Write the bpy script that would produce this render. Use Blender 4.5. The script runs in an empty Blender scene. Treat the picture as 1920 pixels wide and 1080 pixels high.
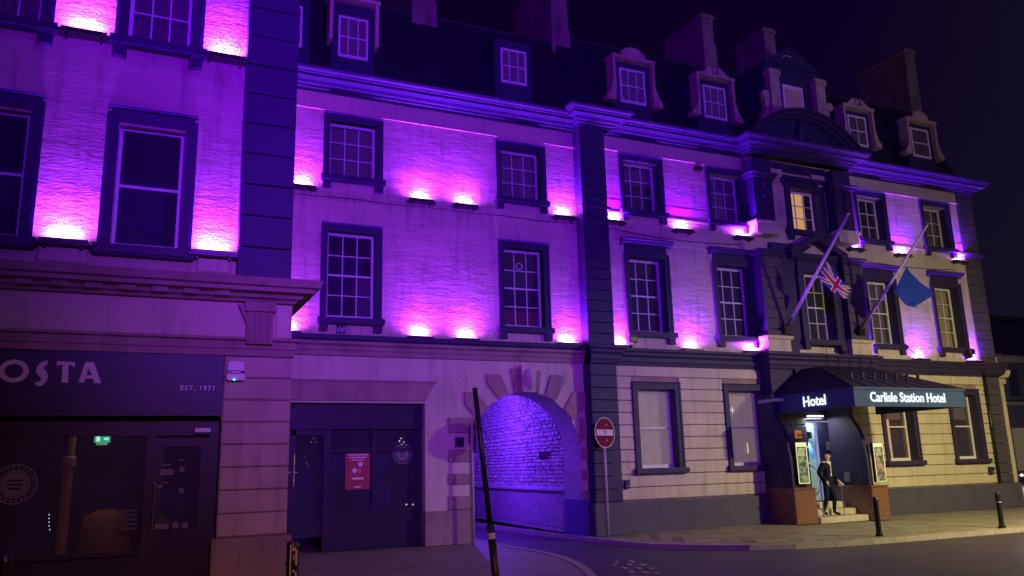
import bpy, math, random
from mathutils import Vector, Matrix
random.seed(7)
S = bpy.context.scene
C = S.collection
PI = math.pi

# ------------------------------------------------------------------ camera
FPX, YAW, PITCH, ROLL, EYE = 1533.4, 0.43322, 0.21628, -0.026812, 1.6
_cy, _sy, _cp, _sp, _cr, _sr = math.cos(YAW), math.sin(YAW), math.cos(PITCH), math.sin(PITCH), math.cos(ROLL), math.sin(ROLL)
_f = Vector((_sy*_cp, _cy*_cp, _sp)); _r = Vector((_cy, -_sy, 0)); _u = _r.cross(_f)
_R = _cr*_r + _sr*_u; _U = -_sr*_r + _cr*_u
cam = bpy.data.cameras.new('camera'); camo = bpy.data.objects.new('camera', cam); C.objects.link(camo)
camo.matrix_world = Matrix(((_R.x, _U.x, -_f.x, 0), (_R.y, _U.y, -_f.y, 0), (_R.z, _U.z, -_f.z, EYE), (0, 0, 0, 1)))
cam.sensor_width = 36; cam.lens = 36*FPX/1920; cam.clip_end = 1000; cam.clip_start = 0.05
S.camera = camo

# ------------------------------------------------------------------ night sky, exposure
S.view_settings.view_transform = 'Standard'; S.view_settings.look = 'None'
S.view_settings.exposure = 0; S.view_settings.gamma = 1; S.view_settings.use_curve_mapping = False
W = bpy.data.worlds.new('World'); S.world = W; W.use_nodes = True
wn, wl = W.node_tree.nodes, W.node_tree.links
bg = wn['Background']; tc = wn.new('ShaderNodeTexCoord'); sx = wn.new('ShaderNodeVectorMath'); sx.operation = 'DOT_PRODUCT'
sx.inputs[1].default_value = (0.93, -0.32, -0.18)
wl.new(tc.outputs['Generated'], sx.inputs[0])
wr = wn.new('ShaderNodeValToRGB'); wr.color_ramp.elements[0].position = 0.30; wr.color_ramp.elements[0].color = (.0036, .0003, .0155, 1)
wr.color_ramp.elements[1].position = 0.85; wr.color_ramp.elements[1].color = (.0100, .0100, .0150, 1)
wns = wn.new('ShaderNodeTexNoise'); wns.inputs['Scale'].default_value = 2.2; wns.inputs['Detail'].default_value = 3
wadd = wn.new('ShaderNodeMath'); wadd.operation = 'MULTIPLY_ADD'; wadd.inputs[1].default_value = 0.35
wl.new(tc.outputs['Generated'], wns.inputs['Vector']); wl.new(wns.outputs['Fac'], wadd.inputs[0])
wsub = wn.new('ShaderNodeMath'); wsub.operation = 'SUBTRACT'; wsub.inputs[1].default_value = 0.17
wl.new(sx.outputs['Value'], wsub.inputs[0]); wl.new(wsub.outputs[0], wadd.inputs[2])
wl.new(wadd.outputs[0], wr.inputs['Fac']); wl.new(wr.outputs['Color'], bg.inputs['Color']); bg.inputs['Strength'].default_value = 1.0
S.cycles.use_denoising = True
S.cycles.max_bounces = 5; S.cycles.diffuse_bounces = 3; S.cycles.glossy_bounces = 2; S.cycles.transparent_max_bounces = 8
S.cycles.sample_clamp_indirect = 4

sun = bpy.data.lights.new('night_glow', 'SUN'); sun.energy = .12; sun.angle = math.radians(40); sun.color = (.50, .22, .95)
suno = bpy.data.objects.new('night_glow', sun); C.objects.link(suno); suno.rotation_euler = (math.radians(58), 0, math.radians(28))

# light levels (W) and colours, tuned against the photograph
P_UP = 145.0;       COL_UP = (.165, .001, 1.0)
P_CORE = 50.0;      COL_CORE = (.60, .095, .90)
P_FLOOD = 17000.0;   COL_FLOOD = (.18, .001, 1.0)
P_WARM = 1750.0;     COL_WARM = (1.0, .85, .38)
P_DIM = 1350.0;      COL_DIM = (1.0, .33, .42)

# ------------------------------------------------------------------ helpers
def at(px, py, Y):
    d = (px-960)/FPX*_R - (py-540)/FPX*_U + _f
    t = Y/d.y
    return Vector((d.x*t, Y, EYE+d.z*t))

class MB:
    def __init__(s): s.v = []; s.f = []; s.m = []; s.k = 0
    def add(s, vs, fs):
        b = len(s.v); s.v += [tuple(v) for v in vs]; s.f += [tuple(b+i for i in f) for f in fs]; s.m += [s.k]*len(fs); return s
    def box(s, x0, x1, y0, y1, z0, z1):
        return s.add([(x0,y0,z0),(x1,y0,z0),(x1,y1,z0),(x0,y1,z0),(x0,y0,z1),(x1,y0,z1),(x1,y1,z1),(x0,y1,z1)],
                     [(0,3,2,1),(4,5,6,7),(0,1,5,4),(1,2,6,5),(2,3,7,6),(3,0,4,7)])
    def bbox(s, x0, x1, y0, y1, z0, z1, b=.02):   # box with its front (-y) edges chamfered
        return s.add([(x0,y1,z0),(x1,y1,z0),(x1,y1,z1),(x0,y1,z1),(x0,y0+b,z0),(x1,y0+b,z0),(x1,y0+b,z1),(x0,y0+b,z1),
                      (x0+b,y0,z0+b),(x1-b,y0,z0+b),(x1-b,y0,z1-b),(x0+b,y0,z1-b)],
                     [(8,9,10,11),(4,5,9,8),(5,6,10,9),(6,7,11,10),(7,4,8,11),(0,1,5,4),(1,2,6,5),(2,3,7,6),(3,0,4,7)])
    def prism(s, poly, y0, y1):                     # poly in x,z, counter-clockwise seen from -y
        n = len(poly)
        return s.add([(x,y0,z) for x,z in poly]+[(x,y1,z) for x,z in poly],
                     [tuple(range(n)), tuple(range(2*n-1, n-1, -1))]+[(i, i+n, (i+1)%n+n, (i+1)%n) for i in range(n)])
    def strip(s, profile, path):                    # sweep profile (out, z) along a plan path of (x, y) with outward normals
        n = len(profile); b = []
        P = [Vector(p) for p in path]; nn = len(P)
        for i, p in enumerate(P):
            d0 = (P[i]-P[i-1]).normalized() if i > 0 else (P[1]-P[0]).normalized()
            d1 = (P[i+1]-P[i]).normalized() if i < nn-1 else d0
            n0 = Vector((d0.y, -d0.x)); n1 = Vector((d1.y, -d1.x)); m = n0+n1; m = m/max(.2, m.dot(n0)) if m.length > .01 else n0
            b += [(p.x+m.x*o, p.y+m.y*o, z) for o, z in profile]
        fs = []
        for i in range(nn-1):
            for j in range(n-1):
                fs.append((i*n+j, (i+1)*n+j, (i+1)*n+j+1, i*n+j+1))
        fs.append(tuple(range(n-1, -1, -1))); fs.append(tuple((nn-1)*n+j for j in range(n)))
        return s.add(b, fs)
    def tube(s, pts, r, n=8, cap=True):
        P = [Vector(p) for p in pts]; rs = r if isinstance(r, (list, tuple)) else [r]*len(P); vs = []
        for i, p in enumerate(P):
            d = ((P[i+1] if i < len(P)-1 else P[i])-(P[i-1] if i > 0 else P[i])).normalized()
            a = Vector((0,0,1)) if abs(d.z) < .9 else Vector((1,0,0))
            e1 = d.cross(a).normalized(); e2 = d.cross(e1)
            vs += [p+(e1*math.cos(2*PI*k/n)+e2*math.sin(2*PI*k/n))*rs[i] for k in range(n)]
        fs = [(i*n+k, i*n+(k+1)%n, (i+1)*n+(k+1)%n, (i+1)*n+k) for i in range(len(P)-1) for k in range(n)]
        if cap: fs += [tuple(range(n-1,-1,-1)), tuple((len(P)-1)*n+k for k in range(n))]
        return s.add(vs, fs)
    def lathe(s, prof, c, n=16, axis='z'):          # prof (r, h)
        cx, cy, cz = c; vs = []
        for r, h in prof:
            for k in range(n):
                a = 2*PI*k/n
                vs.append((cx+r*math.cos(a), cy+r*math.sin(a), cz+h) if axis == 'z' else (cx+r*math.cos(a), cy+h, cz+r*math.sin(a)))
        m = len(prof)
        fs = [(i*n+k, i*n+(k+1)%n, (i+1)*n+(k+1)%n, (i+1)*n+k) for i in range(m-1) for k in range(n)]
        fs += [tuple(range(n-1,-1,-1)), tuple((m-1)*n+k for k in range(n))]
        return s.add(vs, fs)
    def quad(s, a, b, c, d): return s.add([a,b,c,d], [(0,1,2,3)])
    def mesh(s, name, mats):
        me = bpy.data.meshes.new(name); me.from_pydata(s.v, [], s.f)
        for m in (mats if isinstance(mats, (list, tuple)) else [mats]): me.materials.append(m)
        if any(s.m): me.polygons.foreach_set('material_index', s.m)
        me.update(); return me

ORG = {}
def org(o): return ORG.get(o.name, Vector((0,0,0))) if o else Vector((0,0,0))
def link(o, parent, loc):
    C.objects.link(o); loc = Vector(loc); ORG[o.name] = loc
    if parent: o.parent = parent
    o.location = loc-org(parent)
def thing(name, label, cat, loc, group=None):
    o = bpy.data.objects.new(name, None); o.empty_display_size = .1; link(o, None, loc)
    o['label'] = label; o['category'] = cat
    if group: o['group'] = group
    return o
def tag(o, label, cat, group=None):
    o['label'] = label; o['category'] = cat
    if group: o['group'] = group
    return o
def obj(name, mb, mat, parent=None, loc=(0,0,0), smooth=False, label=None):
    me = mb if isinstance(mb, bpy.types.Mesh) else mb.mesh(name, mat)
    if smooth: me.polygons.foreach_set('use_smooth', [True]*len(me.polygons))
    o = bpy.data.objects.new(name, me); link(o, parent, loc)
    if label: o['label'] = label
    return o
def struct(name, mb, mat, kind='structure'):
    o = obj(name, mb, mat); o['kind'] = kind; return o
def text(name, body, mat, parent, p, size, extrude=.008, align='CENTER', rot=(PI/2,0,0), sx_=1.0, space=1.0, bold=0.0):
    cu = bpy.data.curves.new(name, 'FONT'); cu.body = body; cu.size = size; cu.extrude = extrude; cu.align_x = align; cu.align_y = 'CENTER'
    cu.space_character = space; cu.offset = bold; cu.resolution_u = 3
    tmp = bpy.data.objects.new(name, cu); C.objects.link(tmp); dg = bpy.context.evaluated_depsgraph_get(); dg.update()
    me = bpy.data.meshes.new_from_object(tmp.evaluated_get(dg)); bpy.data.objects.remove(tmp); bpy.data.curves.remove(cu)
    me.materials.clear(); me.materials.append(mat)
    o = bpy.data.objects.new(name, me); link(o, parent, p); o.rotation_euler = rot; o.scale = (sx_,1,1)
    if size < .2 and len(body) > 1: o['kind'] = 'stuff'
    return o
def copy_tree(root, loc, dz=Vector((0,0,0))):
    r = root.copy(); C.objects.link(r); r.location = loc; ORG[r.name] = Vector(loc)
    for ch in list(root.children):
        c = ch.copy(); C.objects.link(c); c.parent = r
        for g in list(ch.children):
            d = g.copy(); C.objects.link(d); d.parent = c
    return r

# ------------------------------------------------------------------ materials
def mat(name, col, rough=.8, bump=0, bscale=8, stretch=(1,1,1), var=.0, vscale=3, spec=.3, metal=0, dirt=0):
    m = bpy.data.materials.new(name); m.use_nodes = True; n, l = m.node_tree.nodes, m.node_tree.links
    b = n['Principled BSDF']; b.inputs['Base Color'].default_value = (*col, 1); b.inputs['Roughness'].default_value = rough
    b.inputs['Specular IOR Level'].default_value = spec; b.inputs['Metallic'].default_value = metal
    if bump or var or dirt:
        g = n.new('ShaderNodeNewGeometry'); mp = n.new('ShaderNodeMapping'); mp.inputs['Scale'].default_value = stretch
        l.new(g.outputs['Position'], mp.inputs['Vector'])
    if var or dirt:
        t = n.new('ShaderNodeTexNoise'); t.inputs['Scale'].default_value = vscale; t.inputs['Detail'].default_value = 6
        l.new(mp.outputs[0], t.inputs['Vector'])
        r = n.new('ShaderNodeMapRange'); r.inputs['From Min'].default_value = .3; r.inputs['From Max'].default_value = .7
        r.inputs['To Min'].default_value = 1-var; r.inputs['To Max'].default_value = 1+var*.4
        l.new(t.outputs['Fac'], r.inputs['Value'])
        mx = n.new('ShaderNodeMix'); mx.data_type = 'RGBA'; mx.blend_type = 'MULTIPLY'; mx.inputs['Factor'].default_value = 1
        mx.inputs['A'].default_value = (*col, 1); l.new(r.outputs[0], mx.inputs['B']); l.new(mx.outputs['Result'], b.inputs['Base Color'])
    if dirt:
        mp2 = n.new('ShaderNodeMapping'); mp2.inputs['Scale'].default_value = (2.6,2.6,.32); l.new(g.outputs['Position'], mp2.inputs['Vector'])
        td = n.new('ShaderNodeTexNoise'); td.inputs['Scale'].default_value = 2.2; td.inputs['Detail'].default_value = 7; td.inputs['Roughness'].default_value = .65; l.new(mp2.outputs[0], td.inputs['Vector'])
        rd = n.new('ShaderNodeMapRange'); rd.inputs['From Min'].default_value = .5; rd.inputs['From Max'].default_value = .72; rd.inputs['To Min'].default_value = 1; rd.inputs['To Max'].default_value = 1-dirt
        l.new(td.outputs['Fac'], rd.inputs['Value']); m2 = n.new('ShaderNodeMix'); m2.data_type = 'RGBA'; m2.blend_type = 'MULTIPLY'; m2.inputs['Factor'].default_value = 1
        l.new(mx.outputs['Result'], m2.inputs['A']); l.new(rd.outputs[0], m2.inputs['B']); l.new(m2.outputs['Result'], b.inputs['Base Color'])
    if bump:
        t2 = n.new('ShaderNodeTexNoise'); t2.inputs['Scale'].default_value = bscale; t2.inputs['Detail'].default_value = 5; t2.inputs['Roughness'].default_value = .6
        t3 = n.new('ShaderNodeTexNoise'); t3.inputs['Scale'].default_value = bscale*.22; t3.inputs['Detail'].default_value = 2
        l.new(mp.outputs[0], t2.inputs['Vector']); l.new(mp.outputs[0], t3.inputs['Vector'])
        ad = n.new('ShaderNodeMath'); ad.operation = 'MULTIPLY_ADD'; ad.inputs[1].default_value = 1.4
        l.new(t3.outputs['Fac'], ad.inputs[0]); l.new(t2.outputs['Fac'], ad.inputs[2])
        bp = n.new('ShaderNodeBump'); bp.inputs['Strength'].default_value = .7; bp.inputs['Distance'].default_value = bump
        l.new(ad.outputs[0], bp.inputs['Height']); l.new(bp.outputs[0], b.inputs['Normal'])
    return m
def emit(name, col, st):
    m = bpy.data.materials.new(name); m.use_nodes = True; n, l = m.node_tree.nodes, m.node_tree.links
    n.remove(n['Principled BSDF']); e = n.new('ShaderNodeEmission'); e.inputs[0].default_value = (*col, 1); e.inputs[1].default_value = st
    l.new(e.outputs[0], n['Material Output'].inputs['Surface']); return m
def glass(name, tint=(.75,.75,.8), refl=.10):
    m = bpy.data.materials.new(name); m.use_nodes = True; n, l = m.node_tree.nodes, m.node_tree.links
    n.remove(n['Principled BSDF']); t = n.new('ShaderNodeBsdfTransparent'); t.inputs[0].default_value = (*tint, 1)
    g = n.new('ShaderNodeBsdfGlossy'); g.inputs['Roughness'].default_value = .04; g.inputs[0].default_value = (.8,.8,.85,1)
    fr = n.new('ShaderNodeFresnel'); fr.inputs[0].default_value = 1.5
    d = n.new('ShaderNodeBsdfDiffuse'); d.inputs[0].default_value = (.40,.36,.55,1); df = n.new('ShaderNodeMixShader'); df.inputs[0].default_value = .10  # diffuse share puts a violet haze of stray light into the glass
    l.new(t.outputs[0], df.inputs[1]); l.new(d.outputs[0], df.inputs[2])
    mx = n.new('ShaderNodeMixShader'); l.new(fr.outputs[0], mx.inputs[0]); l.new(df.outputs[0], mx.inputs[1]); l.new(g.outputs[0], mx.inputs[2])
    l.new(mx.outputs[0], n['Material Output'].inputs['Surface']); return m

CREAM = (.60, .53, .385); SLATE = (.044, .031, .090)
M = dict(
 stucco=mat('rough_cream_render', CREAM, .85, .028, 15, (.8,.8,2.4), .22, 1.1, dirt=.38),
 smooth=mat('smooth_cream_render', CREAM, .8, .005, 12, (1,1,1), .14, 1.1, dirt=.30),
 slate=mat('slate_blue_paint', SLATE, .55, .006, 10, (1,1,1), .15, 2.0),
 plinth=mat('grey_blue_plinth_paint', (.088,.084,.125), .6, .006, 10, (1,1,1), .18, 2.0),
 charcoal=mat('charcoal_masonry_paint', (.082,.072,.095), .7, .006, 10, (1,1,1), .18, 2.0),
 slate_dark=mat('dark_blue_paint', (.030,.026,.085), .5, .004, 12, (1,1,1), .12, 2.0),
 stone=mat('painted_brown_stone', (.36,.25,.22), .8, .012, 9, (1,1,1), .22, 2.0, dirt=.3),
 sand=mat('painted_sandstone', (.50,.40,.30), .8, .008, 9, (1,1,1), .2, 1.6, dirt=.35),
  blind_lit=mat('lit_blind_cloth', (.50,.42,.36), .9, 0, 1, (1,1,1), .15, 6),
 white=mat('white_sash_paint', (.72,.72,.70), .45, .002, 20, (1,1,1), .06, 5),
 glass=glass('window_glass'),
 dark=mat('dark_interior', (.030,.02,.07), .9),
 room=mat('dim_room_wall', (.10,.07,.08), .9),
 curtain=mat('dim_net_curtain', (.26,.17,.20), .9, 0, 1, (1,1,1), .25, 9),
 curtain_red=mat('dark_red_blind', (.30,.06,.10), .9, 0, 1, (1,1,1), .2, 9),
 curtain_cream=mat('cream_curtain', (.62,.52,.30), .9, 0, 1, (1,1,1), .2, 9),
 roof=mat('welsh_slate_roof', (.024,.018,.045), .8, .01, 14, (1,1,5), .25, 5),
 chimney=mat('chimney_render', (.28,.23,.19), .85, .02, 8, (1,1,1), .3, 2, dirt=.5),
 lead=mat('lead_roofing', (.03,.028,.055), .5, .004, 10, (1,1,1), .2, 3),
 black=mat('black_metal', (.012,.012,.014), .35, 0, 1, (1,1,1), 0, 1, .5),
 blackpole=mat('black_painted_pole', (.012,.012,.018), .4, .002, 30, (1,1,1), .3, 12, .5),
 pale=mat('pale_metal_pole', (.42,.38,.38), .45, 0, 1, (1,1,1), .2, 12, .5),
 asphalt=mat('road_asphalt', (.075,.055,.08), .55, .012, 30, (1,1,1), .3, .9, .5),
 paving=mat('pavement_stone', (.30,.265,.20), .6, .008, 22, (1,1,1), .22, 1.4, .3),
 kerb=mat('kerb_granite', (.38,.34,.32), .65, .006, 30, (1,1,1), .2, 4),
 granite=mat('red_brown_granite', (.24,.115,.075), .3, .002, 30, (1,1,1), .35, 12, .5),
 step=mat('pale_step_stone', (.55,.50,.38), .7, .004, 20, (1,1,1), .15, 5),
 brass=mat('brass_handle', (.75,.70,.62), .25, 0, 1, (1,1,1), 0, 1, .5, 1),
 signred=mat('sign_red_film', (.19,.006,.035), .6, 0, 1, (1,1,1), 0, 1, .15),
 signwhite=mat('sign_white_film', (.70,.68,.66), .4),
 signgrey=mat('sign_grey_back', (.20,.20,.22), .5, 0, 1, (1,1,1), 0, 1, .4, .3),
 fascia=mat('dark_shop_fascia', (.028,.015,.08), .45, .003, 8, (1,1,1), .15, 2),
 shopwood=mat('shopfront_timber', (.028,.016,.045), .45, .003, 8, (1,1,1), .2, 3),
 letter=mat('matt_letter', (.75,.66,.66), .6),
 decal=mat('pale_window_decal', (.22,.19,.22), .7),
 poster_red=mat('red_poster_print', (.40,.045,.08), .6),
 suit=mat('navy_suit_cloth', (.012,.014,.035), .8, .003, 60, (1,1,1), .2, 20, .2),
 shirt=mat('white_shirt', (.72,.72,.74), .8),
 skin=mat('skin', (.72,.50,.42), .55),
 shoe=mat('black_shoe_leather', (.01,.01,.01), .3, 0, 1, (1,1,1), 0, 1, .5),
 rubble=mat('tunnel_rubble_stone', (.50,.48,.50), .5, .02, 22, (1,1,1), .35, 7, .4),
 tunnel=mat('tunnel_whitewash', (.40,.36,.42), .75, .012, 10, (1,1,2), .2, 3),
 fred=mat('flag_red', (.55,.02,.04), .8), fwhite=mat('flag_white', (.75,.72,.75), .8), fblue=mat('flag_blue', (.03,.05,.32), .8),
 banner=mat('blue_flag_cloth', (.015,.045,.42), .8, 0, 1, (1,1,1), .12, 2.5),
 canopy=mat('canopy_fascia_paint', (.045,.085,.20), .4),
 wire=mat('cable_black', (.02,.02,.02), .6),
 bg=mat('distant_stone', (.10,.09,.10), .85, .01, 2, (1,1,1), .2, .5),
 e_white=emit('sign_letter_glow', (.85,.95,1.0), 1.25), e_warm=emit('warm_room_light', (1.0,.55,.16), .85),
 e_lamp=emit('uplighter_lens', (.9,.3,1.0), 3), e_green=emit('exit_sign_green', (.02,.55,.26), 1.0), e_greenw=emit('exit_symbol', (.6,1.0,.8), 1.2),
 e_soffit=emit('soffit_tube', (.85,1.0,.92), 1.6), e_orange=emit('lantern_glow', (1.0,.42,.06), 1.6), e_led=emit('led_green', (.1,1,.7), 2.5),
 e_spark=emit('bulb_glint', (.9,.85,1.0), 1.2), e_cream=emit('lit_menu_edge', (.95,.95,.45), .95), e_white_glow=emit('white_glow', (.9,.9,1), 1.0),
)

_b = M['blind_lit'].node_tree.nodes['Principled BSDF']; _b.inputs['Emission Color'].default_value = (.95,.70,.52,1); _b.inputs['Emission Strength'].default_value = .17
def folded(mb, x0, x1, y, z0, z1, folds=10, amp=.03):
    n = folds*2; vs = []
    for i in range(n+1):
        x = x0+(x1-x0)*i/n; yy = y+(amp if i % 2 else -amp)+random.uniform(-.008,.008)
        vs += [(x,yy,z0),(x+random.uniform(-.01,.01),yy,z1)]
    mb.add(vs, [(2*i,2*i+2,2*i+3,2*i+1) for i in range(n)])

def wall_panel(mb, x0, x1, z0, z1, y, depth, ops, thick=.3):
    """front sheet with openings (x0,x1,z0,z1) and their reveals"""
    xs = sorted({x0,x1,*[o[0] for o in ops],*[o[1] for o in ops]}); zs = sorted({z0,z1,*[o[2] for o in ops],*[o[3] for o in ops]})
    xs = [x for x in xs if x0 <= x <= x1]; zs = [z for z in zs if z0 <= z <= z1]
    for a, b in zip(xs, xs[1:]):
        for c, d in zip(zs, zs[1:]):
            cx, cz = (a+b)/2, (c+d)/2
            if any(o[0] < cx < o[1] and o[2] < cz < o[3] for o in ops): continue
            mb.quad((a,y,c),(b,y,c),(b,y,d),(a,y,d))
    for o in ops:
        a, b, c, d = o; t = y+depth
        mb.quad((a,y,c),(a,t,c),(a,t,d),(a,y,d)); mb.quad((b,t,c),(b,y,c),(b,y,d),(b,t,d))
        mb.quad((a,y,c),(b,y,c),(b,t,c),(a,t,c)); mb.quad((a,t,d),(b,t,d),(b,y,d),(a,y,d))

def window(bld, x0, x1, z0, z1, y, cols, rows, band=.13, top=.15, rec=.16, cur='none', hood=None, sill=True, frieze=0, rail=True, sm='slate', label=None, consoles=True, glow=None):
    """outer architrave x0..x1, z0 (top of sill)..z1; returns the window part"""
    a, b, c, d = x0+band, x1-band, z0, z1-top-frieze
    m = MB(); pr = .06
    m.box(x0, a, y-pr, y+rec+.05, z0, z1-top-frieze); m.box(b, x1, y-pr, y+rec+.05, z0, z1-top-frieze)
    m.box(x0, x1, y-pr, y+rec+.05, d, d+top)
    m.box(x0-.02, x0+.035, y-pr-.02, y-pr+.005, z0, d+top); m.box(x1-.035, x1+.02, y-pr-.02, y-pr+.005, z0, d+top); m.box(x0+.036, x1-.036, y-pr-.021, y-pr+.005, d+top-.035, d+top+.012)
    if frieze: m.box(x0+.03, x1-.03, y-pr+.02, y+.02, d+top+.012, z1)
    w = obj('window', m, M[sm], bld)
    if label: w['label'] = label
    if hood:
        h = MB(); hx = .10
        h.strip([(0,z1),(.05,z1+.01),(.07,z1+.05),(.17,z1+.08),(.17,z1+.11),(.21,z1+.14),(.21,z1+.17),(0,z1+.20)], [(x0-hx,y),(x1+hx,y)])
        obj('hood', h, M[sm], w)
    else:
        h = MB(); h.strip([(pr,z1),(pr+.04,z1+.01),(pr+.05,z1+.035),(0,z1+.05)], [(x0-.02,y),(x1+.02,y)]); obj('hood', h, M[sm], w)
    if sill:
        s_ = MB(); s_.box(x0-.07, x1+.07, y-.16, y+rec+.04, z0-.12, z0-.002); s_.box(x0-.05, x1+.05, y-.13, y-.02, z0-.145, z0-.122)
        if consoles:
            for q in (x0-.02, x1-.16): s_.box(q, q+.18, y-.11, y-.005, z0-.30, z0-.147)
        obj('sill', s_, M[sm], w)
    ys = y+rec; fw = .055
    f = MB(); f.box(a, a+fw, ys, ys+.05, c, d); f.box(b-fw, b, ys, ys+.05, c, d); f.box(a+fw, b-fw, ys, ys+.05, d-fw*1.1, d); f.box(a+fw, b-fw, ys, ys+.05, c, c+fw*1.5)
    obj('sash_frame', f, M['white'], w)
    ia, ib, ic, id_ = a+fw, b-fw, c+fw*1.5, d-fw*1.1
    bw = .022; gm = None
    vb = MB(); vb.box(-bw/2, bw/2, 0, .03, 0, id_-ic); vbm = vb.mesh('glazing_bar', M['white'])
    for i in range(1, cols): obj('glazing_bar', vbm, None, w, (ia+(ib-ia)*i/cols, ys+.008, ic))
    hb = MB(); hb.box(0, ib-ia, 0, .027, -bw/2, bw/2); hbm = hb.mesh('glazing_bar', M['white'])
    for j in range(1, rows):
        if rail and j == rows//2 and rows != 3: 
            r = MB(); r.box(ia, ib, ys-.004, ys+.04, ic+(id_-ic)*j/rows-.02, ic+(id_-ic)*j/rows+.02); obj('meeting_rail', r, M['white'], w)
        else: obj('glazing_bar', hbm, None, w, (ia, ys+.0095, ic+(id_-ic)*j/rows))
    pw, ph = (ib-ia)/cols, (id_-ic)/rows
    p = MB(); p.quad((0,0,0),(pw,0,0),(pw,0,ph),(0,0,ph)); pm = p.mesh('pane', M['glass'])
    for i in range(cols):
        for j in range(rows): obj('pane', pm, None, w, (ia+pw*i, ys+.028+random.uniform(-.001,.001), ic+ph*j))
    yc = ys+.16
    cm = {'full':'curtain','sides':'curtain','cream':'curtain_cream','half':'curtain_red','low':'curtain','right':'curtain'}
    if cur in ('full','cream'):
        k = MB(); folded(k, a, b, yc, c, d, 9, .025); obj('curtain', k, M[cm[cur]], w)
    elif cur == 'lit':
        k = MB(); folded(k, a, b, yc, c, d, 5, .012); obj('blind', k, M['blind_lit'], w)
    elif cur == 'sides':
        k = MB(); folded(k, a, a+(b-a)*.3, yc, c, d, 4, .03); obj('curtain', k, M['curtain'], w)
        k = MB(); folded(k, b-(b-a)*.3, b, yc, c, d, 4, .03); obj('curtain', k, M['curtain'], w)
    elif cur == 'right':
        k = MB(); folded(k, b-(b-a)*.38, b, yc, c, c+(d-c)*.5, 5, .03); obj('curtain', k, M['curtain'], w)
    elif cur == 'half':
        k = MB(); k.quad((a,yc,c),(b,yc,c),(b,yc,c+(d-c)*.24),(a,yc,c+(d-c)*.24)); obj('blind', k, M['curtain_red'], w)
    elif cur == 'top':
        k = MB(); k.quad((a,yc,c+(d-c)*.62),(b,yc,c+(d-c)*.62),(b,yc,d),(a,yc,d)); obj('blind', k, M['curtain'], w)
    if glow:
        k = MB(); k.quad((a-.3,yc+.5,c-.3),(b+.3,yc+.5,c-.3),(b+.3,yc+.5,d+.3),(a-.3,yc+.5,d+.3)); obj('lit_room', k, glow, w)
    return w

CORN = [(0,0),(.05,.0),(.05,.05),(.10,.07),(.10,.11),(.17,.13),(.20,.19),(.36,.21),(.36,.27),(.40,.28),(.41,.31),(.46,.34),(.48,.39),(.48,.41),(0,.46)]
def cornice_mb(path, z, k=1.0, prof=CORN):
    m = MB(); m.strip([(a*k, z+b) for a, b in prof], path); return m

YW = 17.5
# ================================================================== THE GROUND
g = MB(); g.quad((-200,-200,-.10),(300,-200,-.10),(300,300,-.10),(-200,300,-.10)); struct('road', g, M['asphalt'])
left_edge = [(7.42,21.5),(7.42,18.2),(7.42,15.2),(7.38,14.2),(7.22,13.3),(6.9,12.3),(6.45,11.2),(5.9,10.1),(5.4,8.8),(5.1,7),(5.0,4),(5.0,-12)]
right_edge = [(9.62,18.2),(9.62,16.6),(9.72,15.4),(9.98,14.5),(10.45,13.9),(11.2,13.25),(12.1,12.85),(13.2,12.67),(16,12.6),(22,12.55),(45,12.5)]
def poly_slab(name, pts, z0, z1, m, kind='structure'):
    b = MB(); n = len(pts); b.add([(x,y,z0) for x,y in pts]+[(x,y,z1) for x,y in pts], [tuple(range(n-1,-1,-1)), tuple(range(n,2*n))]+[(i,(i+1)%n,(i+1)%n+n,i+n) for i in range(n)])
    o = obj(name, b, m); o['kind'] = kind; return o
pv1 = poly_slab('pavement', [(x-.14,y) for x,y in left_edge][::-1]+[(-40,21.5),(-40,-12)], -.1, -.012, M['paving'])
pv2 = poly_slab('pavement', [(x+.10,y+.12) for x,y in right_edge]+[(45,17.6),(9.72,17.6)], -.1, -.012, M['paving'])
def inset(path, w):
    P = [Vector(p) for p in path]; out = []
    for i, p in enumerate(P):
        d = (P[min(i+1,len(P)-1)]-P[max(i-1,0)]).normalized(); out.append(p+Vector((-d.y, d.x))*w)
    return out
def kerb_run(par, path, w, name, length=.9, h=.0, dark=False):
    P = [Vector(p) for p in path]; Q = inset(path, w)
    # resample
    L = [0]
    for a, b in zip(P, P[1:]): L.append(L[-1]+(b-a).length)
    def pt(A, s):
        for i in range(len(P)-1):
            if s <= L[i+1] or i == len(P)-2:
                t = (s-L[i])/(L[i+1]-L[i]); return A[i].lerp(A[i+1], min(1,t))
    s = 0
    while s < L[-1]-.2:
        e = min(L[-1], s+length-.012); a, b, c, d = pt(P,s), pt(P,e), pt(Q,e), pt(Q,s); k = random.uniform(-.003,.003)+h
        m = MB(); m.add([(a.x,a.y,-.1),(b.x,b.y,-.1),(c.x,c.y,-.1),(d.x,d.y,-.1),(a.x,a.y,k),(b.x,b.y,k),(c.x,c.y,k),(d.x,d.y,k)],
              [(3,2,1,0),(4,5,6,7),(0,1,5,4),(1,2,6,5),(2,3,7,6),(3,0,4,7)])
        obj(name, m, M['kerb'], par); s += length
kerb_run(pv1, left_edge[::-1], .15, 'kerb_stone')
kerb_run(pv2, right_edge, .15, 'kerb_stone')
# paving slabs in front of the hotel
sl = MB(); sl.bbox(0,.595,0,.445,0,.5)
for r in range(10):
    y0 = 12.86+r*.45; x = 10.6+(.3 if r % 2 else 0)+max(0,(4-r))*.55
    while x < 26.5:
        if not (15.1 < x+.3 < 18.6 and y0 > 15.7):
            m = MB(); k = random.uniform(-.004,.003); m.box(x,x+.59,y0,y0+.44,-.05,k); obj('paving_slab', m, M['paving'], pv2)
        x += .6*(1 if x < 19 else 2) if False else .6
        if x > 22.5: break
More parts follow.
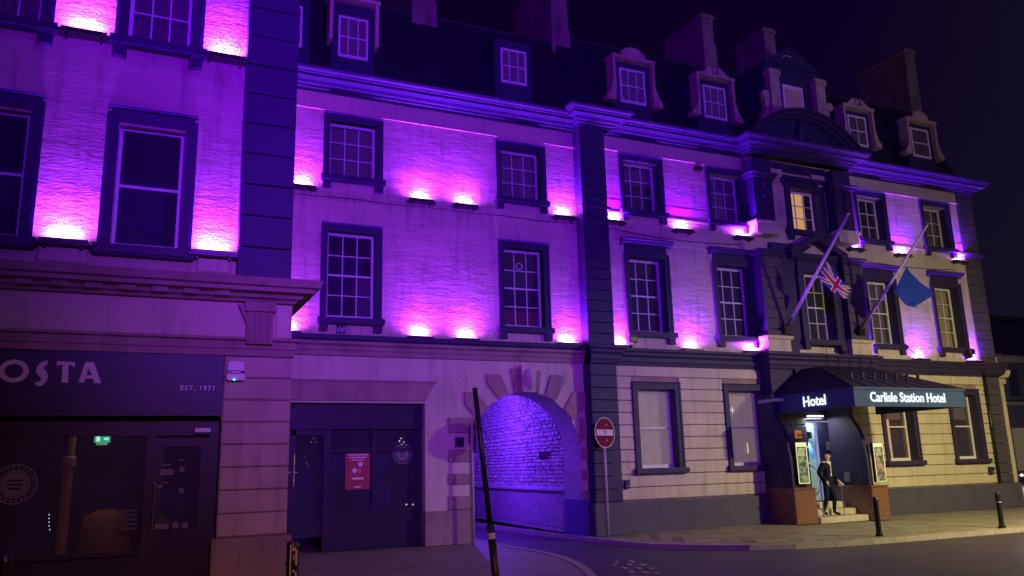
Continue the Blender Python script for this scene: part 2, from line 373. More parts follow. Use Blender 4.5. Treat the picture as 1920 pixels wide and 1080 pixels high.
# arc of pale setts at the mouth of the lane
for i in range(16):
    a = i/15; p = Vector((8.0-.2*a+.9*a*a*-1+.25*math.sin(i*2.1), 13.2-2.6*a, -.098))
    m = MB(); w = random.uniform(.07,.12); m.box(p.x,p.x+w,p.y,p.y+w*1.3,-.1,-.085); obj('sett', m, M['kerb'], pv1)

# ================================================================== CAFE BUILDING (left, nearer)
cafe = thing('cafe_building', 'nearest building on the left with a dark cafe shopfront below purple-lit cream upper walls', 'building', (0,12.3,0))
YC = 12.0; YCW = 12.12
win_c = [(-3.55,-2.35),(-1.40+(-1.16)+.0,-1.40),(-.60,.56)]
ops = []
cw = [(-2.56,-1.40),(-.60,.56)]
for a,b in cw+[(-4.5,-3.35)]: ops += [(a+.15,b-.15,4.72,6.5),(a+.15,b-.15,7.85,9.4)]
m = MB(); wall_panel(m, -8, 1.2, 4.3, 10.8, YCW, .25, ops)
obj('wall', m, M['stucco'], cafe)
m = MB(); m.box(-8,1.97,19,19.2,0,10.8); m.quad((1.97,12.3,0),(1.97,19,0),(1.97,19,10.8),(1.97,12.3,10.8)); m.quad((-8,12.0,10.8),(1.97,12.0,10.8),(1.97,19,10.8),(-8,19,10.8))
obj('side_wall', m, M['stucco'], cafe)
m = MB(); m.quad((-8,14.4,.1),(1.9,14.4,.1),(1.9,14.4,10.7),(-8,14.4,10.7)); m.quad((-8,12.4,4.25),(1.9,12.4,4.25),(1.9,14.4,4.25),(-8,14.4,4.25)); m.quad((-8,12.4,7.3),(1.9,12.4,7.3),(1.9,14.4,7.3),(-8,14.4,7.3))
obj('inner_wall', m, M['dark'], cafe)
# pilaster of blue courses, slightly open joints
z = 4.36; i = 0
while z < 10.4:
    h = .48; m = MB(); m.bbox(1.2,1.965,11.98-(.006 if i%2 else 0),12.3,z,z+h-.012,.012); obj('stone_course', m, M['slate'], cafe); z += h; i += 1
for a,b in [(-2.56,-1.40),(-.60,.56)]:
    window(cafe, a, b, 4.72, 6.72, YCW, 1, 2, band=.14, top=.12, rec=.14, sill=True, frieze=.06, consoles=False)
    window(cafe, a, b, 7.82, 9.5, YCW, 3, 3, band=.15, top=.15, rec=.14, sill=True, cur='full')
# apron panels and small consoles under the first-floor openings
for a,b in [(-1.36,-.66),(.62,1.18)]:
    m = MB(); m.bbox(a+.04,b-.04,YCW-.05,YCW,4.42,4.66,.03); obj('apron_panel', m, M['smooth'], cafe)
# entablature: cornice, dentils, frieze, architrave
CP = [(0,0),(.06,.01),(.08,.05),(.14,.07),(.16,.12),(.30,.14),(.30,.20),(.36,.22),(.38,.28),(.40,.33),(0,.37)]
m = MB(); m.strip([(a,4.0+b*.92) for a,b in CP], [(-8,11.98),(1.97,11.98),(1.97,14.5)]); obj('cornice', m, M['stone'], cafe)
den = MB(); den.box(0,.20,-.13,0,0,.085); dm = den.mesh('dentil', M['stone'])
x = -2.3
while x < 1.2: obj('dentil', dm, None, cafe, (x,11.90,4.055)); x += .40
m = MB(); m.box(-8,2.0,12.0,12.3,3.49,4.0); obj('frieze', m, M['smooth'], cafe)
m = MB(); m.strip([(0,3.24),(.03,3.24),(.03,3.33),(.05,3.34),(.05,3.44),(.10,3.46),(.10,3.495),(0,3.495)], [(-8,12.0),(2.02,12.0),(2.02,14.0)]); obj('architrave', m, M['stone'], cafe)
# fluted bracket
m = MB(); m.box(1.36,1.72,11.86,12.0,3.40,3.93); m.box(1.33,1.75,11.82,11.99,3.86,3.99)
for q in range(4): m.box(1.39+q*.083,1.43+q*.083,11.835,11.861,3.43,3.80)
m.prism([(1.24,3.96),(1.36,3.70),(1.36,3.96)],11.9,12.0)
obj('bracket', m, M['stone'], cafe)
m = MB(); m.bbox(1.77,1.975,11.965,12.0,3.50,3.96,.012); obj('frieze_panel', m, M['smooth'], cafe)
# rusticated pier
m = MB(); m.box(1.12,2.0,12.05,12.5,0,3.24); obj('pier_core', m, M['sand'], cafe)
z = .79
for i in range(8):
    h = 2.45/8; m = MB(); m.bbox(1.10,2.02,12.0,12.4,z,z+h-.008,.018); obj('stone_course', m, M['sand'], cafe); z += h
m = MB(); m.box(1.04,2.08,11.93,12.45,0,.775); obj('plinth', m, M['stone'], cafe)
# fascia and shopfront
m = MB(); m.box(-8,1.09,12.0,12.1,2.42,3.24); m.box(-8,1.09,11.96,12.0,2.40,2.46); obj('fascia', m, M['fascia'], cafe)
sf = MB(); ys = 12.22
for x in (-3.2,-.98+.0,.22): pass
sf.box(-8,1.09,ys,ys+.12,2.15,2.42); sf.box(.18,.30,ys-.02,ys+.1,0,2.15); sf.box(-8,.18,ys,ys+.12,0,.62); sf.box(-8,.18,ys-.06,ys+.1,.62,.67)
sf.box(.97,1.09,ys-.02,ys+.1,0,2.15); sf.box(-3.3,-3.2,ys,ys+.1,.67,2.15)
obj('shopfront_frame', sf, M['shopwood'], cafe)
m = MB(); m.quad((-3.2,ys+.05,.67),(.18,ys+.05,.67),(.18,ys+.05,2.15),(-3.2,ys+.05,2.15)); obj('shop_window', m, M['glass'], cafe)
door = MB(); door.box(.30,.40,ys,ys+.05,.02,2.12); door.box(.87,.97,ys,ys+.05,.02,2.12); door.box(.40,.87,ys,ys+.05,2.0,2.12); door.box(.40,.87,ys,ys+.05,.02,.92)
dr = obj('door', door, M['shopwood'], cafe)
m = MB(); m.quad((.40,ys+.025,.92),(.87,ys+.025,.92),(.87,ys+.025,2.0),(.40,ys+.025,2.0)); obj('pane', m, M['glass'], dr)
m = MB(); a, b = at(290,907,ys-.06), at(284,995,ys-.06); m.tube([a,b],.012); m.tube([a,a+Vector((0,.07,0))],.01); m.tube([b,b+Vector((0,.07,0))],.01); obj('handle', m, M['brass'], dr)
m = MB(); a, b = at(366,803,11.95), at(395,810,11.95); m.box(a.x,b.x,11.94,11.955,b.z,a.z+.002); obj('door_label', m, M['letter'], cafe)
for px, py, w, h in ((312,872,16,3),(302,885,3,10),(325,885,3,10),(313,885,18,12),(310,905,12,3),(300,912,10,5),(340,862,8,3),(341,880,9,10),(340,920,9,10),(303,987,24,10)):
    p = at(px,py,ys-.004); m = MB(); m.box(p.x-w/290,p.x+w/290,p.y-.002,p.y,p.z-h/290,p.z+h/290); obj('door_sticker', m, M['decal'], dr)
for px in (329,347):
    p = at(px,985,ys-.004); m = MB(); m.lathe([(.045,0),(.045,-.003)], p, 16, 'y'); obj('door_sticker', m, M['decal'], dr)
# round window decal
def round_decal(par, c, r, flat=M['decal']):
    m = MB(); n = 32
    for ra, rb in ((.93,1.0),(.62,.70),):
        vs = []
        for k in range(n):
            a = 2*PI*k/n
            vs += [(c.x+r*ra*math.cos(a),c.y,c.z+r*ra*math.sin(a)),(c.x+r*rb*math.cos(a),c.y,c.z+r*rb*math.sin(a))]
        m.add(vs, [(2*k,2*k+1,(2*k+3)%(2*n),(2*k+2)%(2*n)) for k in range(n)])
    m.lathe([(r*.60,0),(r*.60,-.002)], c, 24, 'y')
    for k in range(22):
        a = 2*PI*k/22; q = (c.x+r*.82*math.cos(a), c.z+r*.82*math.sin(a)); m.box(q[0]-r*.045,q[0]+r*.045,c.y-.001,c.y,q[1]-r*.06,q[1]+r*.06)
    o = obj('round_decal', m, flat, par)
    m = MB()
    for k,(w_) in enumerate((.30,.36,.26)): m.box(c.x-r*w_,c.x+r*w_,c.y-.005,c.y-.003,c.z+r*(.18-.2*k)-r*.045,c.z+r*(.18-.2*k)+r*.045)
    obj('decal_lettering', m, M['shopwood'], o)
    return o
round_decal(cafe, at(28,908,ys-.01+.05), .25)
# things inside the cafe
ic = thing('interior_column', 'pale round column standing inside the cafe window', 'column', (-.75,13.3,0))
a, b = at(137,800,13.3), at(118,1040,13.3); m = MB(); m.tube([(-.80,13.3,0),(-.80,13.3,2.35)], .075, 12); obj('shaft', m, mat('plaster_column', (.30,.22,.14), .8), ic)
m = MB(); m.lathe([(.10,0),(.10,.12),(.08,.14)], (-.80,13.3,1.78), 12); obj('collar', m, M['stone'], ic)
ex = thing('exit_sign', 'small glowing green exit sign inside the cafe window', 'sign', at(192,825,13.0))
p = at(192,823,13.0); m = MB(); m.box(p.x-.10,p.x+.10,12.98,13.03,p.z-.05,p.z+.05); obj('lightbox', m, M['e_green'], ex)
m = MB(); m.box(p.x-.075,p.x-.03,12.97,12.979,p.z-.035,p.z+.035); m.prism([(p.x+.02,p.z-.012),(p.x+.02,p.z+.012),(p.x+.055,p.z+.012),(p.x+.055,p.z+.03),(p.x+.085,p.z),(p.x+.055,p.z-.03),(p.x+.055,p.z-.012)][::-1],12.97,12.979); obj('symbol', m, M['e_greenw'], ex)
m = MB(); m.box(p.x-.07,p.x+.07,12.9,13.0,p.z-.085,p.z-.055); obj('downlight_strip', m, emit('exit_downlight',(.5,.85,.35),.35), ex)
for k,(px,py,w_,h_) in enumerate(((200,960,.35,.30),(300,955,.22,.22))):
    p = at(px,py,13.4)
    t = thing('armchair', ('brown rounded armchair inside the cafe window beside the column','smaller dark tub chair inside the cafe near its door')[k], 'chair', (p.x,p.y,0))
    m = MB(); m.lathe([(w_*.9,.15),(w_,.5),(w_*.98,.85),(w_*.8,1.10-.1*k),(w_*.3,1.17-.1*k)], (p.x,p.y,0), 14); obj('shell', m, mat('chair_leather_%s' % 'ab'[k], (.22,.11,.06) if k == 0 else (.10,.05,.06), .6), t, smooth=True)
    m = MB(); m.box(p.x-w_*.6,p.x+w_*.6,p.y-w_*1.05,p.y-w_*.2,.36,.48); obj('seat', m, M['stone'], t)
m = MB(); p = at(240,975,12.9); cr = thing('leaflet_rack', 'small rack of printed cards low inside the cafe window', 'rack', p)
for k in range(5): m.box(p.x-.11,p.x+.11,12.9,12.92,p.z-.13+.06*k,p.z-.10+.06*k)
obj('cards', m, M['decal'], cr)
gl = thing('fairy_lights', 'short drop of tiny white bulbs hanging in the cafe window', 'fairy lights', at(92,970,12.8))
for k in range(5):
    p = at(92+random.uniform(-2,8)*(k>2),965+k*7,12.8); m = MB(); m.lathe([(.002,-.008),(.008,0),(.002,.008)], p, 6); obj('bulb', m, M['e_spark'], gl)
cl = thing('cafe_fill', 'dim unseen light added inside the cafe', 'fill light', (-.4,13.2,3.0)); m = MB(); m.lathe([(.08,0),(.12,.03),(.12,.06)], (-.4,13.2,3.05), 12); obj('housing', m, M['white'], cl)
L = bpy.data.lights.new('cafe_light','POINT'); L.energy = 14; L.color = (1,.55,.30); L.shadow_soft_size = .1; o = bpy.data.objects.new('cafe_light', L); link(o, cl, (-.4,13.2,2.95))  # light added so the chairs show, its source out of view
# fascia lettering
fs = thing('fascia_lettering', 'large pale raised letters C O S T A on the dark cafe fascia', 'sign lettering', (-.5,11.98,2.9))
YL = 11.985
def ring(mb, cx, cz, rx, rz, t, a0=0, a1=2*PI, n=28):
    vs = []; full = abs(a1-a0-2*PI) < .01; k = n if full else n+1
    for i in range(k):
        a = a0+(a1-a0)*i/n
        for q in (0,1):
            rr = (rx-(t if q else 0), rz-(t*.9 if q else 0))
            for yy in (YL, YL+.014): vs.append((cx+rr[0]*math.cos(a), yy, cz+rr[1]*math.sin(a)))
    fs_ = []
    for i in range(n if full else n):
        j = (i+1)%k; A, B = i*4, j*4
        fs_ += [(A,B,B+2,A+2),(A+1,A+3,B+3,B+1),(A,A+1,B+1,B),(A+2,B+2,B+3,A+3)]
    mb.add(vs, fs_)
def px2(x, y): q = at(x,y,YL); return (q.x,q.z)
c0 = at(26,695.5,YL); m = MB(); ring(m, c0.x, c0.z, .165, .145, .062); obj('letter', m, M['letter'], fs, label='letter O')
m = MB(); ring(m, c0.x-.40, c0.z+.02, .165, .145, .062, .7, 2*PI-.7); obj('letter', m, M['letter'], fs, label='letter C')
def plet(pts, lab):
    mm = MB(); P = [px2(*q) for q in pts]
    ar = sum(P[i][0]*P[(i+1)%len(P)][1]-P[(i+1)%len(P)][0]*P[i][1] for i in range(len(P)))
    mm.prism(P if ar > 0 else P[::-1], YL, YL+.014); return obj('letter', mm, M['letter'], fs, label=lab)
plet([(90,676),(87,676),(76,680),(69,688),(67.5,697),(72,704),(77,709),(76,713),(70,716),(66,716.5),(67,722),(72,725),(80,722),(87,715),(90,706),(88,698),(83,692),(82,688),(85,685),(89,684)], 'letter S')
plet([(107,677),(140.5,679),(140.5,688),(137,688),(135,684.5),(128.5,684),(127.5,717.5),(115,717),(118,684),(111,683.5),(108.5,687),(106.5,687)], 'letter T')
A = plet([(160,679),(176,679),(190,718.5),(177,718.5),(174.5,710),(160,709.5),(157.5,717.5),(147,717)], 'letter A')
m = MB(); P = [px2(*q) for q in ((165.5,690),(162,703.5),(172.5,704))]; m.add([(x,YL-.002,z) for x,z in P], [(0,1,2)]); obj('counter', m, M['fascia'], A)
est = text('small_lettering', 'EST. 1971', M['letter'], fs, at(371,728,YL), .095, .004, space=1.18, bold=.0022)
# alarm box
ab = thing('alarm_box', 'white tapered alarm box lettered SECOM on the cafe pier', 'alarm box', at(442,700,11.9))
c = at(442,697,11.93)
m = MB(); m.prism([(c.x-.125,c.z-.10),(c.x+.125,c.z-.10),(c.x+.10,c.z+.13),(c.x+.07,c.z+.14),(c.x-.07,c.z+.14),(c.x-.10,c.z+.13)],c.y-.03,12.0); m.prism([(c.x-.10,c.z-.12),(c.x+.10,c.z-.12),(c.x+.12,c.z-.10),(c.x-.12,c.z-.10)],c.y-.025,12.0)
obj('housing', m, mat('alarm_plastic',(.72,.66,.60),.4), ab)
text('lettering', 'SECOM', M['fascia'], ab, (c.x,c.y-.034,c.z-.01), .075, .001, bold=.002)
m = MB(); m.lathe([(.002,-.014),(.016,0),(.002,.014)], (c.x-.02,c.y-.04,c.z-.115), 8); obj('status_light', m, M['e_led'], ab)

# ================================================================== ARCHWAY WING (centre left)
wing = thing('archway_building', 'centre-left hotel wing over the arched lane with a dark shopfront and brightest purple wall', 'building', (6,17.8,0))
aw = [(3.50,4.84),(7.74,9.08)]
ops = []
for a,b in aw: ops += [(a+.13,b-.13,4.86,6.83),(a+.13,b-.13,8.13,9.45)]
m = MB(); wall_panel(m, 1.9, 10.0, 4.42, 9.70, YW, .3, ops); obj('wall', m, M['stucco'], wing)
m = MB(); m.box(1.9,10.0,YW-.012,YW+.3,9.70,10.15)
for a,b in aw: m.box(a-.02,b+.02,YW-.010,YW-.001,6.99,7.55); m.box(a+.01,b-.01,YW-.0105,YW-.001,9.62,9.70)
obj('smooth_band', m, M['smooth'], wing)
for a,b in ((1.9,3.52),(4.80,7.78),(9.02,10.0)):
    m = MB(); m.box(a,b,YW-.055,YW-.012,9.685,9.715); obj('drip_ledge', m, M['smooth'], wing)
# ground-floor wall with arch and shop opening
AX, AR, AZ = 8.36, 1.42, 1.93
def arch_pts(r, n=20, a0=0, a1=PI): return [(AX+r*math.cos(a0+(a1-a0)*i/n), AZ+r*math.sin(a0+(a1-a0)*i/n)) for i in range(n+1)]
m = MB(); yg = YW
ap = arch_pts(AR)
for i in range(20):
    (x1,z1),(x0,z0) = ap[i], ap[i+1]
    m.quad((x0,yg,z0),(x1,yg,z1),(x1,yg,4.05),(x0,yg,4.05))
m.quad((AX+AR,yg,0),(10.0,yg,0),(10.0,yg,4.05),(AX+AR,yg,4.05)); m.quad((5.88,yg,.0),(AX-AR,yg,0),(AX-AR,yg,4.05),(5.88,yg,4.05))
m.quad((1.9,yg,3.05),(5.88,yg,3.05),(5.88,yg,4.05),(1.9,yg,4.05)); m.quad((5.88,yg,0),(5.88,yg+.4,0),(5.88,yg+.4,3.05),(5.88,yg,3.05))
obj('ground_floor_wall', m, M['smooth'], wing)
# intrados
m = MB()
full = [(AX+AR,0)]+ap+[(AX-AR,0)]
for i in range(len(full)-1):
    (x0,z0),(x1,z1) = full[i], full[i+1]
    m.quad((x0,yg,z0),(x0,yg+.85,z0),(x1,yg+.85,z1),(x1,yg,z1))
obj('arch_reveal', m, M['tunnel'], wing)
m = MB(); m.box(AX+AR-.03,10.05,yg-.06,yg+.88,0,.82); obj('arch_plinth', m, mat('blue_dado_paint',(.10,.08,.32),.5), wing)
m = MB(); m.box(5.86,AX-AR+.03,yg-.06,yg+.6,0,.72); obj('plinth', m, M['stone'], wing)
# belt cornice
BELT = [(0,-.36),(.05,-.36),(.05,-.26),(.08,-.24),(.08,-.16),(.16,-.12),(.16,-.06),(.0,-.055)]
m = MB(); m.strip([(a,4.42+b) for a,b in BELT], [(1.9,YW),(9.97,YW)]); obj('belt_moulding', m, M['stone'], wing)
m = MB(); m.strip([(0,4.365),(.18,4.365),(.22,4.40),(.22,4.49),(0,4.51)], [(1.9,YW),(9.97,YW)]); obj('belt_course', m, M['slate'], wing)
# flared lintel over the shop
m = MB(); m.prism([(1.9,3.10),(5.88,3.10),(6.10,3.50),(1.9,3.50)],YW-.06,YW-.002); m.box(1.9,6.14,YW-.09,YW-.003,3.503,3.54); obj('shop_lintel', m, M['stone'], wing)
# voussoirs
def vous(pts, yy=.055, mt='stone'):
    mm = MB(); ar = sum(pts[i][0]*pts[(i+1)%len(pts)][1]-pts[(i+1)%len(pts)][0]*pts[i][1] for i in range(len(pts)))
    mm.prism(pts if ar > 0 else pts[::-1], YW-yy, YW-.001); return obj('voussoir', mm, M[mt], wing)
def on(a): a = math.radians(a); return (AX+(AR+.005)*math.cos(a), AZ+(AR+.005)*math.sin(a))
vous([(6.82,3.32),(7.08,3.32),on(133),on(140.5),on(148),(6.83,3.03)])
vous([(7.37,3.74),(7.71,3.74),on(108),on(113),on(119),(7.38,3.52)])
vous([(8.00,3.87),(8.195,3.87),(8.23,3.345),on(101)])
vous([(8.605,3.85),(8.78,3.85),on(76),(8.56,3.345)])
vous([(9.05,3.75),(9.38,3.75),(9.38,3.53),on(57),on(63),on(69)])
vous([(9.63,3.34),(9.965,3.34),(9.965,3.02),on(31),on(38),on(45)])
vous([(9.965,2.52),(9.965,2.30),on(8),on(16)])
ks = MB(); ks.prism([(8.235,3.33),(8.555,3.33),(8.60,3.95),(8.20,3.95)],YW-.18,YW-.001); key = obj('keystone', ks, M['smooth'], wing)
hd = MB(); hc = (8.40,YW-.16,3.62)
vs=[];nu,nv=14,10
for j in range(nv+1):
    for i in range(nu+1):
        u_=(i/nu-.5)*PI; v_=(j/nv-.5)*PI; q=.155*math.cos(v_)*math.sin(u_); w=.26*math.sin(v_); dd=.17*math.cos(v_)*math.cos(u_)
        if abs(u_)<.25 and -.35<v_<.25: dd+=.05
        if .25<abs(u_)<.75 and .1<v_<.4: dd-=.045
        if v_<-.6: dd+=.02*math.sin(i*2.4)
        if v_>.75: dd+=.015
        vs.append((hc[0]+q,hc[1]-dd,hc[2]+w))
hd.add(vs,[(j*(nu+1)+i,j*(nu+1)+i+1,(j+1)*(nu+1)+i+1,(j+1)*(nu+1)+i) for j in range(nv) for i in range(nu)])
hd.box(hc[0]-.07,hc[0]-.02,hc[1]-.155,hc[1]-.10,hc[2]+.035,hc[2]+.055); hd.box(hc[0]+.02,hc[0]+.07,hc[1]-.155,hc[1]-.10,hc[2]+.035,hc[2]+.055); hd.box(hc[0]-.04,hc[0]+.04,hc[1]-.15,hc[1]-.10,hc[2]-.085,hc[2]-.07)
obj('carved_head', hd, M['smooth'], key, smooth=True)
# jamb quoins
for z0,z1,d in ((2.40,2.74,1),(2.06,2.38,0),(1.76,2.03,1),(1.52,1.745,0),(1.27,1.505,1),(1.03,1.255,0),(.73,1.015,1)):
    if d:
        m = MB(); m.bbox(6.42,AX-AR if z1 < 2 else AX-AR+.04 if z1<2.2 else 6.95+.1,YW-.05,YW-.001,z0,z1,.012); obj('quoin_stone', m, M['stone'], wing)
        m = MB(); m.bbox(AX+AR+.0 if z1<2.1 else AX+AR-.0,10.0,YW-.05,YW-.001,z0,z1,.012); obj('quoin_stone', m, M['stone'], wing)
# tunnel behind the arch: lane wall on the right, left wall, vault, back
def tw(s, h): # point on the right wall: s metres in, height h
    return Vector((9.86+s*math.sin(.087), YW+.85+s*math.cos(.087), h))
m = MB(); m.quad(tw(0,0),tw(9,0),tw(9,1.02),tw(0,1.02)); obj('lane_wall_base', m, M['tunnel'], wing)
lw = MB(); n_ = Vector((-math.cos(.087), math.sin(.087), 0))
def tb(mb, s0, s1, h0, h1, d0, d1):
    a = [tw(s0,h0),tw(s1,h0),tw(s1,h1),tw(s0,h1)]; mb.add([p+n_*d0 for p in a]+[p+n_*d1 for p in a], [(4,5,6,7),(0,1,5,4),(1,2,6,5),(2,3,7,6),(3,0,4,7)])
_a = [tw(0,1.0)+n_*.10,tw(9,1.0)+n_*.10,tw(9,1.04)+n_*.10,tw(0,1.04)+n_*.10,tw(9,1.17),tw(0,1.17)]; lw.add(_a,[(0,1,2,3),(3,2,4,5)]); obj('ledge', lw, M['tunnel'], wing)
st = MB(); random.seed(11)
h = 1.12
while h < 3.9:
    hh = random.uniform(.07,.13); s = random.uniform(-.1,0)
    while s < 8.6:
        w = random.uniform(.08,.24); d = random.uniform(.02,.085)
        a = [tw(s,h),tw(s+w-.012,h+random.uniform(-.01,.01)),tw(s+w-.012,h+hh-.012),tw(s,h+hh-.012)]
        cc = sum(a,Vector())/4
        st.add([p for p in a]+[cc+(p-cc)*.72+n_*(d*random.uniform(.5,1.3)) for p in a], [(4,5,6,7),(0,1,5,4),(1,2,6,5),(2,3,7,6),(3,0,4,7)]); s += w
    h += hh
so = obj('rubble_stonework', st, M['rubble'], wing); so['kind'] = 'stuff'
br = MB(); h = .12
while h < 1.0:
    s = random.uniform(-.2,0)
    while s < 8.6:
        tb(br, s, s+.213, h, h+.060, .0, random.uniform(.012,.026)); s += .225
    h += .074
bo = obj('brickwork', br, M['tunnel'], wing); bo['kind'] = 'stuff'
m = MB(); m.quad(tw(-.1,1.0)-n_*.02,tw(9,1.0)-n_*.02,tw(9,4.4)-n_*.02,tw(-.1,4.4)-n_*.02); obj('lane_wall_core', m, M['tunnel'], wing)
m = MB(); m.quad((6.8,YW+.85,0),(7.5,27,0),(7.5,27,4),(6.8,YW+.85,4)); m.quad((6.5,27,0),(12,27,0),(12,27,4.4),(6.5,27,4.4)); m.quad((6.5,YW+.86,3.9),(12,YW+.86,3.9),(12,27,3.9),(6.5,27,3.9))
m.quad((AX+AR-.001,YW+.855,0),(10.6,YW+.855,0),(10.6,YW+.855,4),(AX+AR-.001,YW+.855,4)); m.quad((6.0,YW+.856,3.36),(10.6,YW+.856,3.36),(10.6,YW+.856,4.4),(6.0,YW+.856,4.4))
for i in range(20):
    (x1,z1),(x0,z0) = ap[i], ap[i+1]; m.quad((x0,yg+.852,z0),(x1,yg+.852,z1),(x1,yg+.852,4.05),(x0,yg+.852,4.05))
obj('lane_vault', m, M['tunnel'], wing)
m = MB(); p = at(1042,852,19.2)
pq = tw(1.3,p.z)+n_*.06; m.box(pq.x-.03,pq.x+.02,pq.y-.30,pq.y+.30,pq.z-.09,pq.z+.09)
sg = thing('lane_sign', 'small dark rectangular sign on the rubble wall inside the arched lane', 'sign', pq); obj('plate', m, M['black'], sg)
# kerb inside lane
m = MB(); m.box(9.55,9.7,18.2,26,-.1,0); obj('lane_kerb', m, M['kerb'], pv2)
# shopfront under the wing
ys = YW+.22; sh = MB()
sh.box(1.9,5.88,ys-.05,ys+.15,2.50,3.08); sh.box(3.02,3.12,ys,ys+.1,0,2.5); sh.box(3.70,3.84,ys-.02,ys+.1,0,2.5); sh.box(4.75,4.83,ys,ys+.1,.75,2.5); sh.box(5.78,5.88,ys,ys+.1,0,2.5)
sh.box(3.84,5.78,ys,ys+.1,0,.75); sh.box(3.84,5.78,ys-.03,ys+.12,.75,.80); sh.box(3.84,5.78,ys+.01,ys+.09,2.02,2.10); sh.box(1.9,3.70,ys,ys+.1,2.38,2.5)
shop = obj('shopfront', sh, M['shopwood'], wing)
for a,b,c_,d_ in ((3.84,4.75,.80,2.02),(4.83,5.78,.80,2.02),(3.84,4.75,2.10,2.5),(4.83,5.78,2.10,2.5),(3.12,3.70,.3,2.38)):
    m = MB(); m.quad((a,ys+.05,c_),(b,ys+.05,c_),(b,ys+.05,d_),(a,ys+.05,d_)); obj('pane', m, M['glass'], shop)
m = MB(); m.box(2.5,3.02,ys+.0,ys+.05,.02,2.38); sd = obj('door', m, M['shopwood'], wing)
m = MB(); a, b = at(552,852,ys-.08), at(550,912,ys-.08); m.tube([a,b],.013); m.tube([a,a+Vector((0,.08,0))],.01); m.tube([b,b+Vector((0,.08,0))],.01); obj('handle', m, M['brass'], sd)
for px,py in ((542,886),(555,886)):
    p = at(px,py,ys-.03); m = MB(); m.box(p.x-.035,p.x+.035,p.y,p.y+.03,p.z-.012,p.z+.012); obj('lock_plate', m, M['brass'], sd)
m = MB(); m.quad((1.9,20.3,.02),(5.9,20.3,.02),(5.9,20.3,3.2),(1.9,20.3,3.2)); m.quad((1.9,ys+.1,3.2),(5.9,ys+.1,3.2),(5.9,20.3,3.2),(1.9,20.3,3.2)); m.quad((5.9,ys+.2,0),(5.9,20.3,0),(5.9,20.3,3.2),(5.9,ys+.2,3.2))
m.quad((1.9,19.6,4.5),(10,19.6,4.5),(10,19.6,10.4),(1.9,19.6,10.4)); m.quad((1.9,17.8,4.4),(10,17.8,4.4),(10,19.6,4.4),(1.9,19.6,4.4)); m.quad((1.9,17.8,7.5),(10,17.8,7.5),(10,19.6,7.5),(1.9,19.6,7.5))
obj('inner_wall', m, M['dark'], wing)
# poster and decal on the shop glass
po = thing('poster', 'red poster with white lettering taped inside the wing shop window', 'poster', at(670,884,ys+.03))
a, b = at(648,850,ys+.03), at(693,917,ys+.03); m = MB(); m.box(a.x,b.x,ys+.028,ys+.034,b.z,a.z); obj('sheet', m, M['poster_red'], po)
m = MB(); cx = (a.x+b.x)/2; wd = b.x-a.x; ht = a.z-b.z
for k,(w_,zz,h_) in enumerate(((.40,.05,.016),(.36,.12,.016),(.26,.19,.013),(.24,.70,.03),(.14,.93,.02))): m.box(cx-wd*w_,cx+wd*w_,ys+.024,ys+.0275,a.z-ht*zz-ht*h_,a.z-ht*zz+ht*h_)
m.lathe([(.05,0),(.05,-.003)], (cx+.06,ys+.0272,a.z-ht*.31), 14, 'y'); m.prism([(cx-.13,a.z-ht*.50),(cx-.06,a.z-ht*.56),(cx-.0,a.z-ht*.46),(cx-.08,a.z-ht*.40)],ys+.024,ys+.0275); m.box(cx+.04,cx+.06,ys+.024,ys+.0275,a.z-ht*.54,a.z-ht*.43)
obj('print', m, M['letter'], po)['kind'] = 'stuff'
round_decal(shop, at(755,851,ys+.04), .22)
la = thing('lantern', 'orange lantern shape built for a reflection in the wing shop window corner', 'lantern', at(784,791,ys+.4))
c = at(784,791,ys+.5); m = MB(); m.lathe([(.05,-.075),(.085,.05),(.095,.06)], c, 8); obj('glass', m, M['e_orange'], la)  # glowing solid built where a lamp reflects in the shop glass
m = MB(); m.lathe([(.10,.061),(.03,.13),(.01,.15)], c, 8); m.box(c.x-.006,c.x+.006,c.y-.09,c.y-.08,c.z-.075,c.z+.06); m.box(c.x-.03,c.x-.022,c.y-.088,c.y-.078,c.z-.075,c.z+.06); m.box(c.x+.03,c.x+.022,c.y-.088,c.y-.078,c.z-.075,c.z+.06); obj('cap', m, M['black'], la)
ta = thing('string_lights', 'cluster of tiny bulbs glinting behind the wing shop glass', 'string lights', at(755,826,ys+.4))
for k,(px,py,r) in enumerate(((752,822,.02),(749,827,.024),(757,829,.018),(753,833,.02),(762,834,.01),(762,946,.024),(774,946,.022),(789,932,.016),(588,822,.016),(584,829,.02),(592,829,.014),(610,830,.014),(571,855,.014),(575,868,.018),(577,873,.014))):
    m = MB(); m.lathe([(.002,-r),(r,0),(.002,r)], at(px,py,ys+.35), 6); obj('bulb', m, emit('bulb_dim_%s' % 'abcdefghijklmno'[k], (.8,.75,.8) if k < 8 else (.5,.35,.2), .9 if k < 8 else .35), ta)
# windows of the wing
window(wing, 3.50,4.84,4.88,6.98,YW,3,4,cur='right',rec=.13); window(wing, 7.74,9.08,4.88,6.98,YW,3,4,cur='half',rec=.17)
window(wing, 3.50,4.84,8.13,9.60,YW,3,3,cur='full',rec=.13); window(wing, 7.74,9.08,8.10,9.55,YW,3,3,cur='full',rec=.15)
cw_ = thing('wall_cable', 'thin dark cable along the wing wall below the upper windows', 'cable', (5,17.4,7.6))
m = MB(); m.tube([(1.9+i*.5,YW-.02,7.62+.015*math.sin(i*1.7)) for i in range(17)],.008,5); obj('cable', m, M['wire'], cw_)
